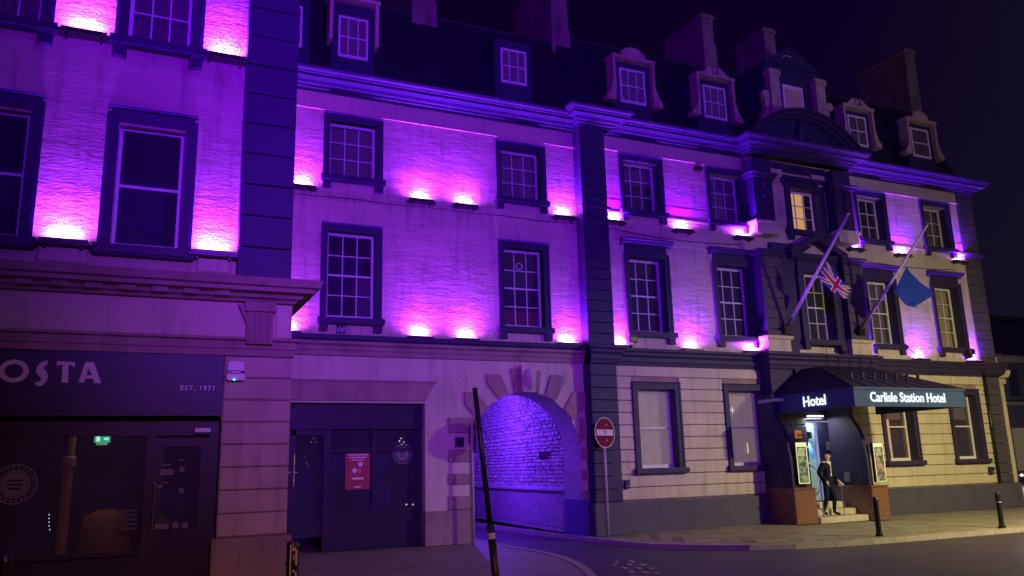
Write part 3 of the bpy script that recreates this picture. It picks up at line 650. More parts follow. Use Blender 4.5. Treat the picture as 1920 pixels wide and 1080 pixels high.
# small vent grille under the sill
m = MB(); m.box(3.86,4.06,YW-.03,YW,4.55,4.72)
vg = obj('vent_grille', m, M['slate_dark'], wing)
m = MB()
for k in range(4): m.box(3.88+.045*k,3.90+.045*k,YW-.036,YW-.031,4.57+.02*(k%2),4.66+.03*(k%2))
obj('grille_bars', m, M['white'], vg)
text('window_fan', 'O', M['white'], wing, (8.38,YW+.16,6.42), .26, .002)

# ================================================================== HOTEL
hot = thing('hotel_building', 'long cream hotel front right of the arch with dark blue window surrounds and columns', 'building', (17,18,0))
bx = [(11.32,12.68),(14.16,15.52),(19.78,21.12),(22.70,24.04)]
ops = []
for a,b in bx: ops += [(a+.1,b-.1,4.9,6.93),(a+.1,b-.1,8.16,9.58)]
ops += [(17.08,18.42,4.9,6.93),(17.08,18.42,8.16,9.66)]
m = MB(); wall_panel(m, 10.6, 24.5, 4.42, 9.80, YW, .4, ops); obj('wall', m, M['stucco'], hot)
m = MB(); m.box(10.6,24.5,YW-.012,YW+.3,9.80,10.28)
for a,b in bx: m.box(a-.02,b+.02,YW-.0105,YW-.001,7.42,7.80); 
for a,b in ((10.75,11.4),(12.6,14.25),(15.4,15.6),(19.2,19.8),(21.05,22.75),(24.0,24.5)): m.box(a,b,YW-.0108,YW-.001,7.30,8.42)
obj('smooth_band', m, M['smooth'], hot)
for a,b in ((10.75,11.34),(12.64,14.2),(15.46,15.6),(19.3,19.8),(21.08,22.74),(24.0,24.52)):
    m = MB(); m.box(a,b,YW-.06,YW-.012,9.795,9.825); obj('drip_ledge', m, M['smooth'], hot)
    m = MB(); m.strip([(0,7.93),(.02,7.93),(.035,7.97),(.035,8.02),(.055,8.05),(.055,8.08),(0,8.10)], [(a,YW),(b,YW)]); obj('string_course', m, M['smooth'], hot)
for i,(a,b) in enumerate(bx):
    window(hot, a,b,4.92,7.20,YW,3,4,band=.12,top=.12,rec=.25,frieze=.18,hood=True,cur=('none','none','full','cream')[i])
    window(hot, a,b,8.18,9.72,YW,3,3,band=.12,top=.13,rec=.24,cur=('top','full','none','full')[i])
# ground floor: recessed core, individual courses around the windows
gw = [(11.33,12.75),(14.18,15.58),(19.85,21.27),(22.75,24.15)]
ops = [(a+.12,b-.12,1.5,3.48) for a,b in gw]+[(16.94,18.18,0,2.72)]
m = MB(); wall_panel(m, 10.6, 24.5, 0, 4.1, YW+.02, .4, ops); obj('ground_floor_core', m, M['stone'], hot)
zz = .76; nC = 11; hC = (4.08-.76)/nC
for i in range(nC):
    z0, z1 = zz+i*hC, zz+(i+1)*hC-.018
    segs = [(10.7,15.35),(18.75,24.5)]
    cut = [(a-.01,b+.01) for a,b in gw] if z1 > 1.38 and z0 < 3.6 else []
    out = []
    for s0,s1 in segs:
        cur_ = s0
        for a,b in cut:
            if s0 <= a <= s1 or s0 <= b <= s1:
                if a > cur_+.02: out.append((cur_,min(a,s1)))
                cur_ = b
        if cur_ < s1-.02: out.append((cur_,s1))
    for a,b in out:
        m = MB(); m.bbox(a,b,YW-.03,YW+.02,z0,z1,.014); obj('stone_course', m, M['smooth'], hot)
m = MB(); m.box(10.7,15.3,YW-.13,YW,0,.73); m.box(18.3,24.5,YW-.13,YW,0,.73); obj('plinth', m, M['plinth'], hot)
glows = [None,None,M['e_warm'],None]
for i,(a,b) in enumerate(gw):
    w = window(hot, a,b,1.50,3.60,YW,1,2,band=.14,top=.14,rec=.22,sill=True,consoles=False,cur=('lit','lit','top','top')[i])
    if i == 1:
        text('reflected_letter', 'H', M['e_white_glow'], w, at(1371,769,YW+.20), .21, .002)  # glowing letter built on the pane as a sign's reflection
        p = at(1403,850,YW+.30); c_ = MB(); c_.tube([p,p+Vector((0,0,.28))],.014,6); obj('candle', c_, M['e_cream'], w)
    if i >= 2:
        k = MB(); k.quad((a-.1,YW+1.4,1.2),(b+.5,YW+1.4,1.2),(b+.5,YW+1.4,3.6),(a-.1,YW+1.4,3.6)); obj('lit_room', k, emit('room_wall_%s' % 'ab'[i-2], (.95,.55,.26) if i == 2 else (.62,.52,.36), .85 if i == 2 else .5), w)
        k = MB()
        for q in range(3): 
            p = at(1676+2*q,797+15*q,YW+1.35) if i == 2 else at(1800,790+20*q,YW+1.35)
            if i == 2: k.box(p.x-.15,p.x+.15,p.y-.02,p.y,p.z-.13,p.z+.13)
        if i == 3: p = at(1795,845,YW+.9); k.box(p.x-.35,p.x+.1,p.y,p.y+.1,p.z-.25,p.z+.12)
        o = obj('picture' if i == 2 else 'chair_back', k, M['black'], w)
        if i == 2:
            k = MB()
            for q in range(3): p = at(1676+2*q,797+15*q,YW+1.35); k.box(p.x-.12,p.x+.12,p.y-.025,p.y-.021,p.z-.10,p.z+.10)
            obj('picture_print', k, mat('picture_print_card', (.7,.6,.5), .7), w); 
            k = MB(); p = at(1660,848,YW+.8); k.box(p.x-.15,p.x+.22,p.y,p.y+.1,p.z-.2,p.z+.08); obj('chair_back', k, M['black'], w)
# belt
path = [(9.95,YW-.35),(10.70,YW-.35),(10.70,YW),(15.5,YW),(15.5,YW-.42),(19.30,YW-.42),(19.30,YW),(24.5,YW)]
m = MB(); m.strip([(0,4.03),(.05,4.03),(.07,4.12),(.10,4.14),(.10,4.24),(.16,4.30),(.16,4.36),(0,4.362)], path); m.strip([(0,4.364),(.18,4.364),(.22,4.40),(.22,4.46),(0,4.50)], path); obj('belt_course', m, M['slate'], hot)
# main pilaster by the arch
z = .75; i = 0
while z < 10.15:
    h = .30 if z < 4 else .275
    if 4.03 < z+h and z < 4.5: z = 4.502 if z > 3.8 else z; 
    if z+h > 10.22: h = 10.22-z
    if z < 4.03: h = min(h, 4.03-z)
    if h > .05:
        m = MB(); m.bbox(9.955,10.70,YW-.35-(.004 if i%2 else 0),YW,z,z+h-.010,.010); obj('stone_course', m, M['slate'], hot)
    z += h; i += 1
    if 4.02 < z < 4.5: z = 4.502
m = MB(); m.box(9.90,10.76,YW-.40,YW,0,.74); obj('pilaster_plinth', m, M['plinth'], hot)
m = MB(); m.strip([(0,7.98),(.04,7.98),(.06,8.02),(.06,8.06),(0,8.08)], [(9.955,YW-.3),(9.955,YW-.355),(10.70,YW-.355),(10.70,YW)]); obj('string_course', m, M['slate'], hot)
# right corner pilaster, slightly back
z = .75
while z < 10.2:
    m = MB(); m.bbox(24.52,25.30,YW-.02,YW+.3,z,min(z+.29,10.25),.012); obj('stone_course', m, M['charcoal'], hot); z += .30
m = MB(); m.box(24.5,25.45,YW-.13,YW+.3,0,.74); obj('pilaster_plinth', m, M['plinth'], hot)
m = MB(); m.strip([(0,4.05),(.10,4.12),(.16,4.30),(.2,4.40),(.2,4.48),(0,4.5)], [(24.5,YW-.02),(25.35,YW-.02),(25.35,YW+3)]); obj('string_course', m, M['slate'], hot); m = MB(); m.strip([(0,8.0),(.06,8.02),(.10,8.10),(0,8.12)], [(24.5,YW-.02),(25.30,YW-.02),(25.30,YW+3)]); obj('string_course', m, M['slate'], hot)
m = MB(); m.quad((25.30,YW+.3,0),(25.30,YW+6,0),(25.30,YW+6,10.3),(25.30,YW+.3,10.3)); obj('side_wall', m, M['slate'], hot)
# lit side porch beyond the corner
m = MB(); m.box(25.31,25.72,YW+.15,YW+.6,.74,4.0); m.box(25.31,25.80,YW+.1,YW+.66,3.85,4.0); obj('side_pier', m, M['smooth'], hot)
m = MB(); m.strip([(0,4.0),(.12,4.05),(.18,4.2),(.18,4.28),(0,4.3)], [(25.31,YW+.15),(25.72,YW+.15),(25.72,YW+2)]); obj('side_cornice', m, M['smooth'], hot)
for k in range(4):
    m = MB(); m.lathe([(.05,0),(.03,.05),(.06,.18),(.03,.34),(.05,.42)], (25.40+.1*k,YW+.28,4.31), 8); obj('baluster', m, M['smooth'], hot)
m = MB(); m.box(25.3,25.85,YW+.1,YW+2,4.74,4.84); obj('parapet_rail', m, M['slate'], hot)
m = MB(); m.box(25.31,25.77,YW+.12,YW+.6,0,.74); obj('plinth', m, M['plinth'], hot)
# central bay
m = MB()
for a,b in ((15.52,16.2),(18.6,19.28)): m.box(a,b,YW-.42,YW,4.502,7.2); m.box(a,b,YW-.42,YW,8.22,10.1)
m.box(16.2,17.0,YW-.16,YW-.002,4.502,7.7); m.box(18.5,18.6,YW-.16,YW-.002,4.502,7.7); m.box(16.99,18.51,YW-.15,YW-.003,7.25,7.7); m.box(16.2,18.6,YW-.10,YW-.004,9.95,10.2)
obj('central_pilasters', m, M['slate'], hot)
z = 4.55
for i in range(9):
    for a,b in ((15.50,16.21),(18.59,19.30)): 
        m = MB(); m.bbox(a,b,YW-.45,YW-.40,z,z+.275,.012); obj('stone_course', m, M['charcoal'], hot)
    z += .29
# pilaster caps and lit bases
for zc in (7.20,9.48):
    for a,b in ((15.5,16.22),(18.58,19.3)):
        m = MB(); m.strip([(0,zc),(.05,zc),(.08,zc+.05),(.08,zc+.09),(.13,zc+.12),(.13,zc+.16),(0,zc+.18)], [(a,YW),(a,YW-.42),(b,YW-.42),(b,YW)]); obj('capital', m, M['slate'], hot)
for a,b in ((15.5,16.22),(18.58,19.3)):
    m = MB(); m.box(a-.03,b+.03,YW-.46,YW,7.84,8.17); m.strip([(0,8.10),(.05,8.12),(.07,8.17),(.07,8.20),(0,8.22)], [(a-.03,YW),(a-.03,YW-.46),(b+.03,YW-.46),(b+.03,YW)]); obj('pilaster_base', m, M['smooth'], hot)
    m = MB(); m.box(a-.04,b+.04,YW-.47,YW,4.503,4.82); m.strip([(0,4.82),(.05,4.84),(.07,4.89),(.07,4.92),(0,4.94)], [(a-.04,YW),(a-.04,YW-.47),(b+.04,YW-.47),(b+.04,YW)]); obj('pilaster_base', m, M['smooth'], hot)
for a,b in ((16.22,16.98),(18.505,18.6)): m = MB(); m.box(a,b,YW-.05,YW-.001,8.3,9.5); obj('cream_panel', m, M['smooth'], hot)
m = MB(); m.prism([(16.25,9.62),(16.75,9.62),(16.95,9.85),(16.9,9.98),(16.25,9.98)],YW-.12,YW-.001); obj('cream_panel', m, M['smooth'], hot)
m = MB(); m.prism([(18.05,9.98),(18.10,9.82),(18.35,9.62),(18.6,9.62),(18.6,9.98)],YW-.12,YW-.001); obj('cream_panel', m, M['smooth'], hot)
# carved drops on the upper pilasters
for a in (15.86,18.94):
    for k in range(13):
        r = random.uniform(.035,.06); m = MB(); m.lathe([(.01,-r),(r,-r*.3),(r*.8,r*.5),(.01,r)], (a+random.uniform(-.06,.06),YW-.46,8.5+k*.075), 7); obj('carved_drop', m, M['slate'], hot, smooth=True)
window(hot, 17.0,18.5,8.18,9.62,YW-.02,3,3,band=.20,top=.14,rec=.2,hood=True,cur='none',glow=M['e_warm'],label='window lit warm yellow from within')
window(hot, 17.0,18.5,4.92,7.20,YW-.18,3,4,band=.22,top=.14,rec=.3,frieze=.16,cur='none')
m = MB(); m.strip([(0,7.22),(.08,7.24),(.16,7.30),(.2,7.36),(.2,7.40),(0,7.42)], [(16.75,YW-.18),(18.75,YW-.18)])
for q in ((16.66,7.40,17.75,8.00,-1),(18.84,7.40,17.75,8.00,1)):
    x0,z0,x1,z1,sg_ = q
    pts = [(x0,z0),(x0,z0+.10),(x1,z1),(x1,z1-.17),(x0-sg_*.22,z0)]
    ar = sum(pts[i][0]*pts[(i+1)%5][1]-pts[(i+1)%5][0]*pts[i][1] for i in range(5)); m.prism(pts if ar > 0 else pts[::-1], YW-.42, YW-.14)
obj('pediment', m, M['slate'], hot)
m = MB(); m.prism([(17.3,7.45),(18.2,7.45),(17.75,7.72)],YW-.20,YW-.165); obj('pediment_panel', m, M['smooth'], hot)
m = MB(); m.box(15.5,19.3,YW-.40,YW,3.3,4.03); obj('central_frieze', m, M['slate'], hot)
p = at(1504,663,YW-.47); m = MB(); m.box(p.x-.11,p.x+.11,YW-.51,YW-.45,p.z-.1,p.z+.1); obj('wall_plate', m, M['smooth'], hot)
# main cornice (wing + hotel) and segmental pediment
z0 = 10.10
m = cornice_mb([(1.9,YW),(9.955,YW)], z0); obj('cornice', m, M['slate'], wing)
m = cornice_mb([(9.9,YW),(9.955,YW-.35),(10.90,YW-.35),(10.90,YW),(15.5,YW),(15.5,YW-.44),(19.30,YW-.44),(19.30,YW),(24.5,YW),(25.3,YW+.0),(25.3,YW+4)], 10.19); obj('cornice', m, M['slate'], hot)
seg = MB(); n = 24
def segp(u, off): # circular segment chord 15.1..19.7
    c_, s_ = 17.38, 2.12; rise = 1.02; R = (s_*s_+rise*rise)/(2*rise); cz = 10.66+rise-R; th = math.asin(s_/R); a = -th+2*th*u
    return (c_+(R+off)*math.sin(a), cz+(R+off)*math.cos(a))
for o0,o1,y0 in ((-.20,-.13,YW-.62),(-.13,-.05,YW-.74),(-.05,.0,YW-.88)):
    for i in range(n):
        a,b,c_,d_ = segp(i/n,o0),segp((i+1)/n,o0),segp((i+1)/n,o1),segp(i/n,o1)
        seg.prism([a,b,c_,d_],y0,YW-.1)
obj('segmental_pediment', seg, M['slate'], hot)
tp = MB(); pts = [segp(i/n,-.2) for i in range(n+1)]
for i in range(n): tp.quad((pts[i][0],YW-.42,10.6),(pts[i+1][0],YW-.42,10.6),(pts[i+1][0],YW-.42,pts[i+1][1]),(pts[i][0],YW-.42,pts[i][1]))
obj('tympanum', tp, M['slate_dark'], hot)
cv = MB()
for k in range(26):
    t = random.uniform(-1,1); x = 17.4+t*1.1; zc = 10.75+random.uniform(0,.45)*(1-abs(t)); r = random.uniform(.04,.10); cv.lathe([(.01,-r),(r,0),(.01,r)], (x,YW-.46,zc), 7)
cv.tube([(17.4,YW-.5,10.7),(17.38,YW-.55,11.2),(17.42,YW-.5,11.42)],[.12,.09,.03],8)
obj('tympanum_carving', cv, M['slate'], hot, smooth=True)['kind'] = 'stuff'
# inner walls (dark rooms)
m = MB(); m.quad((10.6,19.6,.1),(24.5,19.6,.1),(24.5,19.6,10.4),(10.6,19.6,10.4))
for zf in (.3,4.2,7.6): m.quad((10.6,17.9,zf),(24.5,17.9,zf),(24.5,19.6,zf),(10.6,19.6,zf))
m.quad((24.5,17.6,0),(24.5,19.6,0),(24.5,19.6,10.3),(24.5,17.6,10.3)); m.quad((10.6,17.9,0),(10.6,19.6,0),(10.6,19.6,10.3),(10.6,17.9,10.3))
obj('inner_wall', m, M['dark'], hot)
# mansard roofs
def mansard(par, x0, x1, zt, z0=10.55):
    m = MB(); m.quad((x0,YW+.02,z0),(x1,YW+.02,z0),(x1,18.75,zt),(x0,18.75,zt)); m.quad((x0,18.75,zt),(x1,18.75,zt),(x1,26,zt+1.6),(x0,26,zt+1.6))
    m.quad((x0,YW,z0),(x0,18.75,zt),(x0,26,zt+1.6),(x0,26,z0)); m.quad((x1,YW,z0),(x1,26,z0),(x1,26,zt+1.6),(x1,18.75,zt))
    obj('roof', m, M['roof'], par)
    m = MB(); m.box(x0,x1,18.70,18.82,zt-.03,zt+.05); obj('roof_ridge', m, M['lead'], par)
    nr = 13; dy, dz = (18.75-YW-.02)/nr, (zt-z0)/nr
    for k in range(nr):
        ya, za = YW+.02+dy*k, z0+dz*k
        m = MB(); m.add([(x0,ya-.035,za),(x1,ya-.035,za),(x1,ya+dy-.004,za+dz),(x0,ya+dy-.004,za+dz),(x0,ya+.01,za-.001),(x1,ya+.01,za-.001)],[(0,1,2,3),(4,5,1,0)]); obj('slate_course', m, M['roof'], par)
mansard(wing, 1.9, 10.15, 13.35); mansard(hot, 10.16, 24.9, 13.6)
# chimneys
def chim(par, x0, x1, zb, zt, yb=21.0, y0=18.62, taper=True):
    m = MB(); m.box(x0,x1,y0,yb,zb-.8,zt)
    if taper: m.box(x0-.015,x1+.04,y0-.03,yb+.03,zb-.8,zb+.55)
    c_ = obj('chimney', m, M['chimney'], par)
    m = MB(); m.box(x0-.05,x1+.05,y0-.05,yb+.05,zt,zt+.08); m.box(x0-.02,x1+.02,y0-.02,yb+.02,zt+.081,zt+.16); obj('chimney_cap', m, M['chimney'], c_)
chim(wing, 5.95,6.57,13.2,15.6); chim(wing, 9.55+.52,10.60,13.25,15.5)
chim(hot, 15.42,15.86,13.9,15.3,20.6); chim(hot, 17.95,18.40,14.4,15.35,20.0,taper=False); chim(hot, 24.50,25.02,13.6,15.95,20.75,taper=False)
# dormers
def dormer(par, cx, w, z0, z1, top='arch', cols=3, rows=2, white=True, legs=True, cur='full', wz=(11.28,12.30)):
    y = YW+.04; a, b = cx-w/2, cx+w/2
    m = MB(); m.box(a+.08,b-.08,y,18.6,10.6,z1-.06)
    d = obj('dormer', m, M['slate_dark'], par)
    wx0, wx1 = cx-w*.30, cx+w*.30
    fr = MB()
    fr.box(wx0,wx0+.05,y-.05,y-.002,wz[0],wz[1]); fr.box(wx1-.05,wx1,y-.05,y-.002,wz[0],wz[1]); fr.box(wx0+.05,wx1-.05,y-.05,y-.002,wz[1]-.055,wz[1]); fr.box(wx0+.05,wx1-.05,y-.05,y-.002,wz[0],wz[0]+.07)
    for i in range(1,cols): q = wx0+(wx1-wx0)*i/cols; fr.box(q-.012,q+.012,y-.04,y-.003,wz[0]+.07,wz[1]-.055)
    for j in range(1,rows): q = wz[0]+(wz[1]-wz[0])*j/rows; fr.box(wx0+.05,wx1-.05,y-.042,y-.004,q-.016,q+.016)
    obj('sash_frame', fr, M['white'], d)
    k = MB(); folded(k, wx0+.04, wx1-.04, y-.012, wz[0]+.05, wz[1]-.05, 7, .005); obj('curtain', k, M['curtain'], d)
    g_ = MB(); g_.quad((wx0+.04,y-.022,wz[0]+.05),(wx1-.04,y-.022,wz[0]+.05),(wx1-.04,y-.022,wz[1]-.05),(wx0+.04,y-.022,wz[1]-.05)); obj('pane', g_, M['glass'], d)
    if white:
        t = MB(); yb = y-.16
        t.box(a,a+.085,yb,y+.2,z0+.25,z1); t.box(b-.085,b,yb,y+.2,z0+.25,z1); t.box(a-.03,b+.03,yb-.03,y+.2,z1+.001,z1+.09)
        if top == 'arch':
            pts = [(cx-w*.38,z1+.09)]+[(cx+w*.29*math.cos(PI-PI*i/10), z1+.12+.27*math.sin(PI*i/10)) for i in range(11)]+[(cx+w*.38,z1+.09)]
            t.prism(pts[::-1], yb, y+.1)
        elif top == 'broken':
            for s_ in (-1,1):
                pts = [(cx+s_*.12,z1+.09),(cx+s_*.12,z1+.36),(cx+s_*.20,z1+.34),(cx+s_*.34,z1+.22),(cx+s_*.50,z1+.10)]
                t.prism(pts[::-1] if s_ > 0 else pts, yb, y+.1)
            t.lathe([(.01,-.1),(.07,-.06),(.09,.05),(.03,.12),(.01,.16)], (cx,yb+.05,z1+.24), 8)
        if legs:
            for s_ in (-1,1):
                e = a if s_ < 0 else b
                pts = [(e,z0+.55),(e-s_*.06,z0+.55),(e-s_*.06,z0),(e+s_*.20,z0-.03),(e+s_*.21,z0+.10),(e+s_*.09,z0+.25)]
                ar = sum(pts[i][0]*pts[(i+1)%6][1]-pts[(i+1)%6][0]*pts[i][1] for i in range(6)); t.prism(pts if ar > 0 else pts[::-1], yb-.005, y+.1)
        obj('dormer_surround', t, M['sand'] if par is hot else M['smooth'], d)
    return d
dormer(hot, 11.93,1.36,11.27,12.52,'arch'); dormer(hot, 14.74,1.34,11.27,12.52,'broken'); dormer(hot, 20.38,1.30,11.29,12.50,'broken',cols=2); dormer(hot, 23.22,1.38,11.29,12.50,'arch',cols=1)
dormer(wing, 4.13,1.18,11.2,12.55,'flat',wz=(11.10,12.16),legs=False); dormer(wing, 8.31,1.2,11.2,12.5,'none',white=False,wz=(11.21,12.17)); dormer(wing, 2.55,1.3,11.2,12.5,'none',white=False,wz=(11.14,12.18))
# central dormer
y = YW+.02; m = MB(); m.box(16.75,18.95,y,18.8,10.6,13.5); m.prism([(16.70,13.5),(19.0,13.5),(17.85,14.2)],y-.05,18.9); cd = obj('dormer', m, M['slate_dark'], hot)
for (a,b),s_,e in (((16.73,17.10),-1,16.73),((18.57,18.94),1,18.94)):
    m = MB(); m.box(a,b,y-.22,y-.001,10.9,13.15); m.box(a-.04,b+.04,y-.26,y-.001,12.98,13.17)
    pts = [(e,11.2),(e+s_*.52,11.25),(e+s_*.50,11.45),(e+s_*.28,11.62),(e+s_*.16,11.95),(e+s_*.20,12.25),(e+s_*.05,12.5),(e,12.5)]
    ar = sum(pts[i][0]*pts[(i+1)%8][1]-pts[(i+1)%8][0]*pts[i][1] for i in range(8)); m.prism(pts if ar > 0 else pts[::-1], y-.12, y+.05)
    m.lathe([(.13,-.09),(.15,0),(.13,.09)], (e+s_*.17,y-.10,12.33), 12, 'y')
    obj('dormer_surround', m, M['sand'], cd)
m = MB(); m.box(17.36,17.42,y-.06,y-.002,11.5,12.85); m.box(18.10,18.16,y-.06,y-.002,11.5,12.85); m.box(17.42,18.10,y-.06,y-.002,12.74,12.85); obj('sash_frame', m, M['white'], cd)
m = MB(); folded(m,17.42,18.10,y-.03,11.5,12.75,8,.012); obj('curtain', m, M['curtain_cream'], cd)
m = MB(); m.tube([(17.45,y-.09,13.75),(17.62,y-.10,13.83),(17.80,y-.09,13.80)],.02,6); obj('carved_scroll', m, M['sand'], cd)

# ================================================================== PORCH
por = thing('hotel_porch', 'hotel entrance porch with granite bases, dark blue piers and lead hipped canopy', 'porch', (17,16,0))
for a,b,yy0,yy1 in ((15.30,16.02,16.42,17.46),(17.70,18.28,16.16,17.46)):
    m = MB(); m.bbox(a,b,yy0,yy1,0,.86,.02); m.box(a-.02,b+.02,yy0-.02,yy1,.861,.90); obj('granite_base', m, M['granite'], por)
def slab(x0, x1, pts):
    m = MB(); n = len(pts); m.add([(x0,y,z) for y,z in pts]+[(x1,y,z) for y,z in pts], [tuple(range(n)),tuple(range(2*n-1,n-1,-1))]+[(i,i+n,(i+1)%n+n,(i+1)%n) for i in range(n)]); return m
pr_ = [(16.24,.901),(16.24,1.6),(16.30,2.0),(16.42,2.35),(16.60,2.62),(16.72,2.8),(16.72,3.3),(17.46,3.3),(17.46,.901)]
obj('pier', slab(17.72,17.86,pr_), M['slate'], por); obj('pier', slab(15.31,15.45,[(y+.22,z) for y,z in pr_[:7]]+pr_[7:]), M['slate'], por)
m = MB()
for k in range(8):
    t0, t1 = k/8*PI/2, (k+1)/8*PI/2; f_ = lambda t: (16.62-.95*(1-math.cos(t))*.0-.55*math.sin(t), 2.35+.45*(1-math.cos(t)))
obj('pier_moulding', slab(17.715,17.719,[(16.52,.95),(16.52,1.7),(16.58,2.1),(16.70,2.5),(16.86,2.8),(16.89,2.8),(16.73,2.5),(16.61,2.1),(16.55,1.7),(16.55,.95)]), M['plinth'], por)
m = MB(); m.box(15.3,18.3,16.7,17.46,3.12,3.2); obj('porch_ceiling', m, mat('ceiling_paint',(.55,.55,.52),.7), por)
for k,(ya) in enumerate((16.35,16.72,17.05)):
    s_ = MB(); s_.bbox(16.03,17.69,ya,17.5,.16*k,.16*(k+1)-.002,.02); obj('step', s_, M['step'], por)
# rusticated back wall either side of the doorway
for k in range(9):
    z = .48+k*.295
    for a,b in ((15.46,16.94),(18.18,18.74)):
        m = MB(); m.bbox(a,b,17.47,17.52,z,z+.277,.012); obj('stone_course', m, M['charcoal'], por)
for a,b in ((15.46,16.94),(18.18,18.74)):
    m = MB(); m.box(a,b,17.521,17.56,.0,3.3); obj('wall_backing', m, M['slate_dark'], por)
m = MB(); m.box(16.94,18.18,17.48,17.56,2.70,3.3); obj('door_lintel', m, M['slate'], por)
m = MB(); m.box(17.38,18.14,17.60,17.64,.5,2.62); dp = obj('door', m, M['slate_dark'], por)
m = MB(); m.box(16.96,17.36,17.62,17.66,.5,2.62); sp_ = obj('side_panel', m, mat('pale_blue_panel',(.25,.40,.55),.5), por)
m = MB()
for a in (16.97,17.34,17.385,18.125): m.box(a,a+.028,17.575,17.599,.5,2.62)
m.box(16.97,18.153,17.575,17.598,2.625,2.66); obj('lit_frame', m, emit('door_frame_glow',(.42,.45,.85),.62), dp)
p = at(1556,836,17.58); m = MB(); m.box(p.x-.12,p.x+.12,17.585,17.599,p.z-.12,p.z+.12); obj('door_notice', m, M['decal'], dp)
m = MB(); m.box(16.98,17.50,17.36,17.46,2.76,2.80); obj('soffit_light', m, M['e_soffit'], por)
p = at(1598,906,16.9); m = MB(); m.box(17.70,17.718,16.85,17.05,1.0,1.25); obj('notice', m, M['decal'], por)
# canopy
X0,X1,YF,ZB,ZT = 15.50,19.34,14.36,2.81,3.25
m = MB(); m.box(X0,X1,YF,YF+.06,ZB,ZT); m.box(X0,X0+.06,YF+.06,YW-.35,ZB,ZT); m.box(X1-.06,X1,YF+.06,YW-.35,ZB,ZT); m.box(X0-.02,X1+.02,YF-.03,YF+.0,ZT-.035,ZT+.02); m.box(X0-.03,X0,YF-.03,YW-.36,ZT-.035,ZT+.02)
fa = obj('canopy_fascia', m, M['canopy'], por)
m = MB(); m.quad((X0+.06,YF+.06,ZT-.12),(X1-.06,YF+.06,ZT-.12),(X1-.06,YW-.35,ZT-.12),(X0+.06,YW-.35,ZT-.12)); obj('canopy_soffit', m, mat('soffit_paint',(.45,.45,.42),.6), por)
m = MB(); yt = 16.35; zt = 4.02; a0,a1 = X0+1.0, X1-1.0
m.quad((X0,YF,ZT+.02),(X1,YF,ZT+.02),(a1,yt,zt),(a0,yt,zt)); m.quad((X0,YW-.4,ZT+.02),(X0,YF,ZT+.02),(a0,yt,zt),(a0,YW-.4,zt)); m.quad((X1,YF,ZT+.02),(X1,YW-.4,ZT+.02),(a1,YW-.4,zt),(a1,yt,zt)); m.quad((a0,yt,zt),(a1,yt,zt),(a1,YW-.4,zt),(a0,YW-.4,zt))
obj('canopy_roof', m, M['lead'], por)
for k in range(9):
    f_ = k/8; x0_ = X0+(X1-X0)*f_; x1_ = a0+(a1-a0)*f_
    m = MB(); m.tube([(x0_,YF,ZT+.03),(x1_,yt,zt+.012)],.011,5); obj('lead_roll', m, M['lead'], por)
    if 0 < k < 8:
        q = (x0_*.65+x1_*.35, YF*.65+yt*.35, ZT*.65+zt*.35+.02); m = MB(); m.prism([(q[0]-.03,q[2]+.0),(q[0]+.03,q[2]+.0),(q[0]+.04,q[2]+.14),(q[0],q[2]+.20),(q[0]-.04,q[2]+.14)],q[1]-.02,q[1]+.02); obj('canopy_finial', m, M['lead'], por)
for k in range(5):
    x = 17.4+k*.42; m = MB(); m.tube([(x,16.9,3.95),(x,16.9,4.62)],[.012,.008],5); obj('spike', m, M['black'], por)
m = MB(); m.strip([(0,3.75),(.05,3.77),(.07,3.95),(.04,4.08),(0,4.1)], [(a0-.2,YW-.42),(a1+.25,YW-.42)]); obj('lead_flashing', m, M['lead'], por)
m = MB(); m.tube([(20.9,YW-.1,3.9),(20.95,YW-.5,3.45)],.012,5); m.tube([(20.5,YW-.1,3.6),(21.0,YW-.1,3.6),(20.6,YW-.4,3.4)],.01,5); obj('tie_rod', m, M['black'], por)
t1 = text('canopy_lettering', 'Carlisle Station Hotel', M['e_white'], por, at(1704,746,YF-.02), .325, .006, sx_=.92, bold=.006); 
t2 = text('canopy_lettering', 'Hotel', M['e_white'], por, (X0-.015,15.62,3.03), .36, .006, rot=(PI/2,0,-PI/2), bold=.006, sx_=.95)
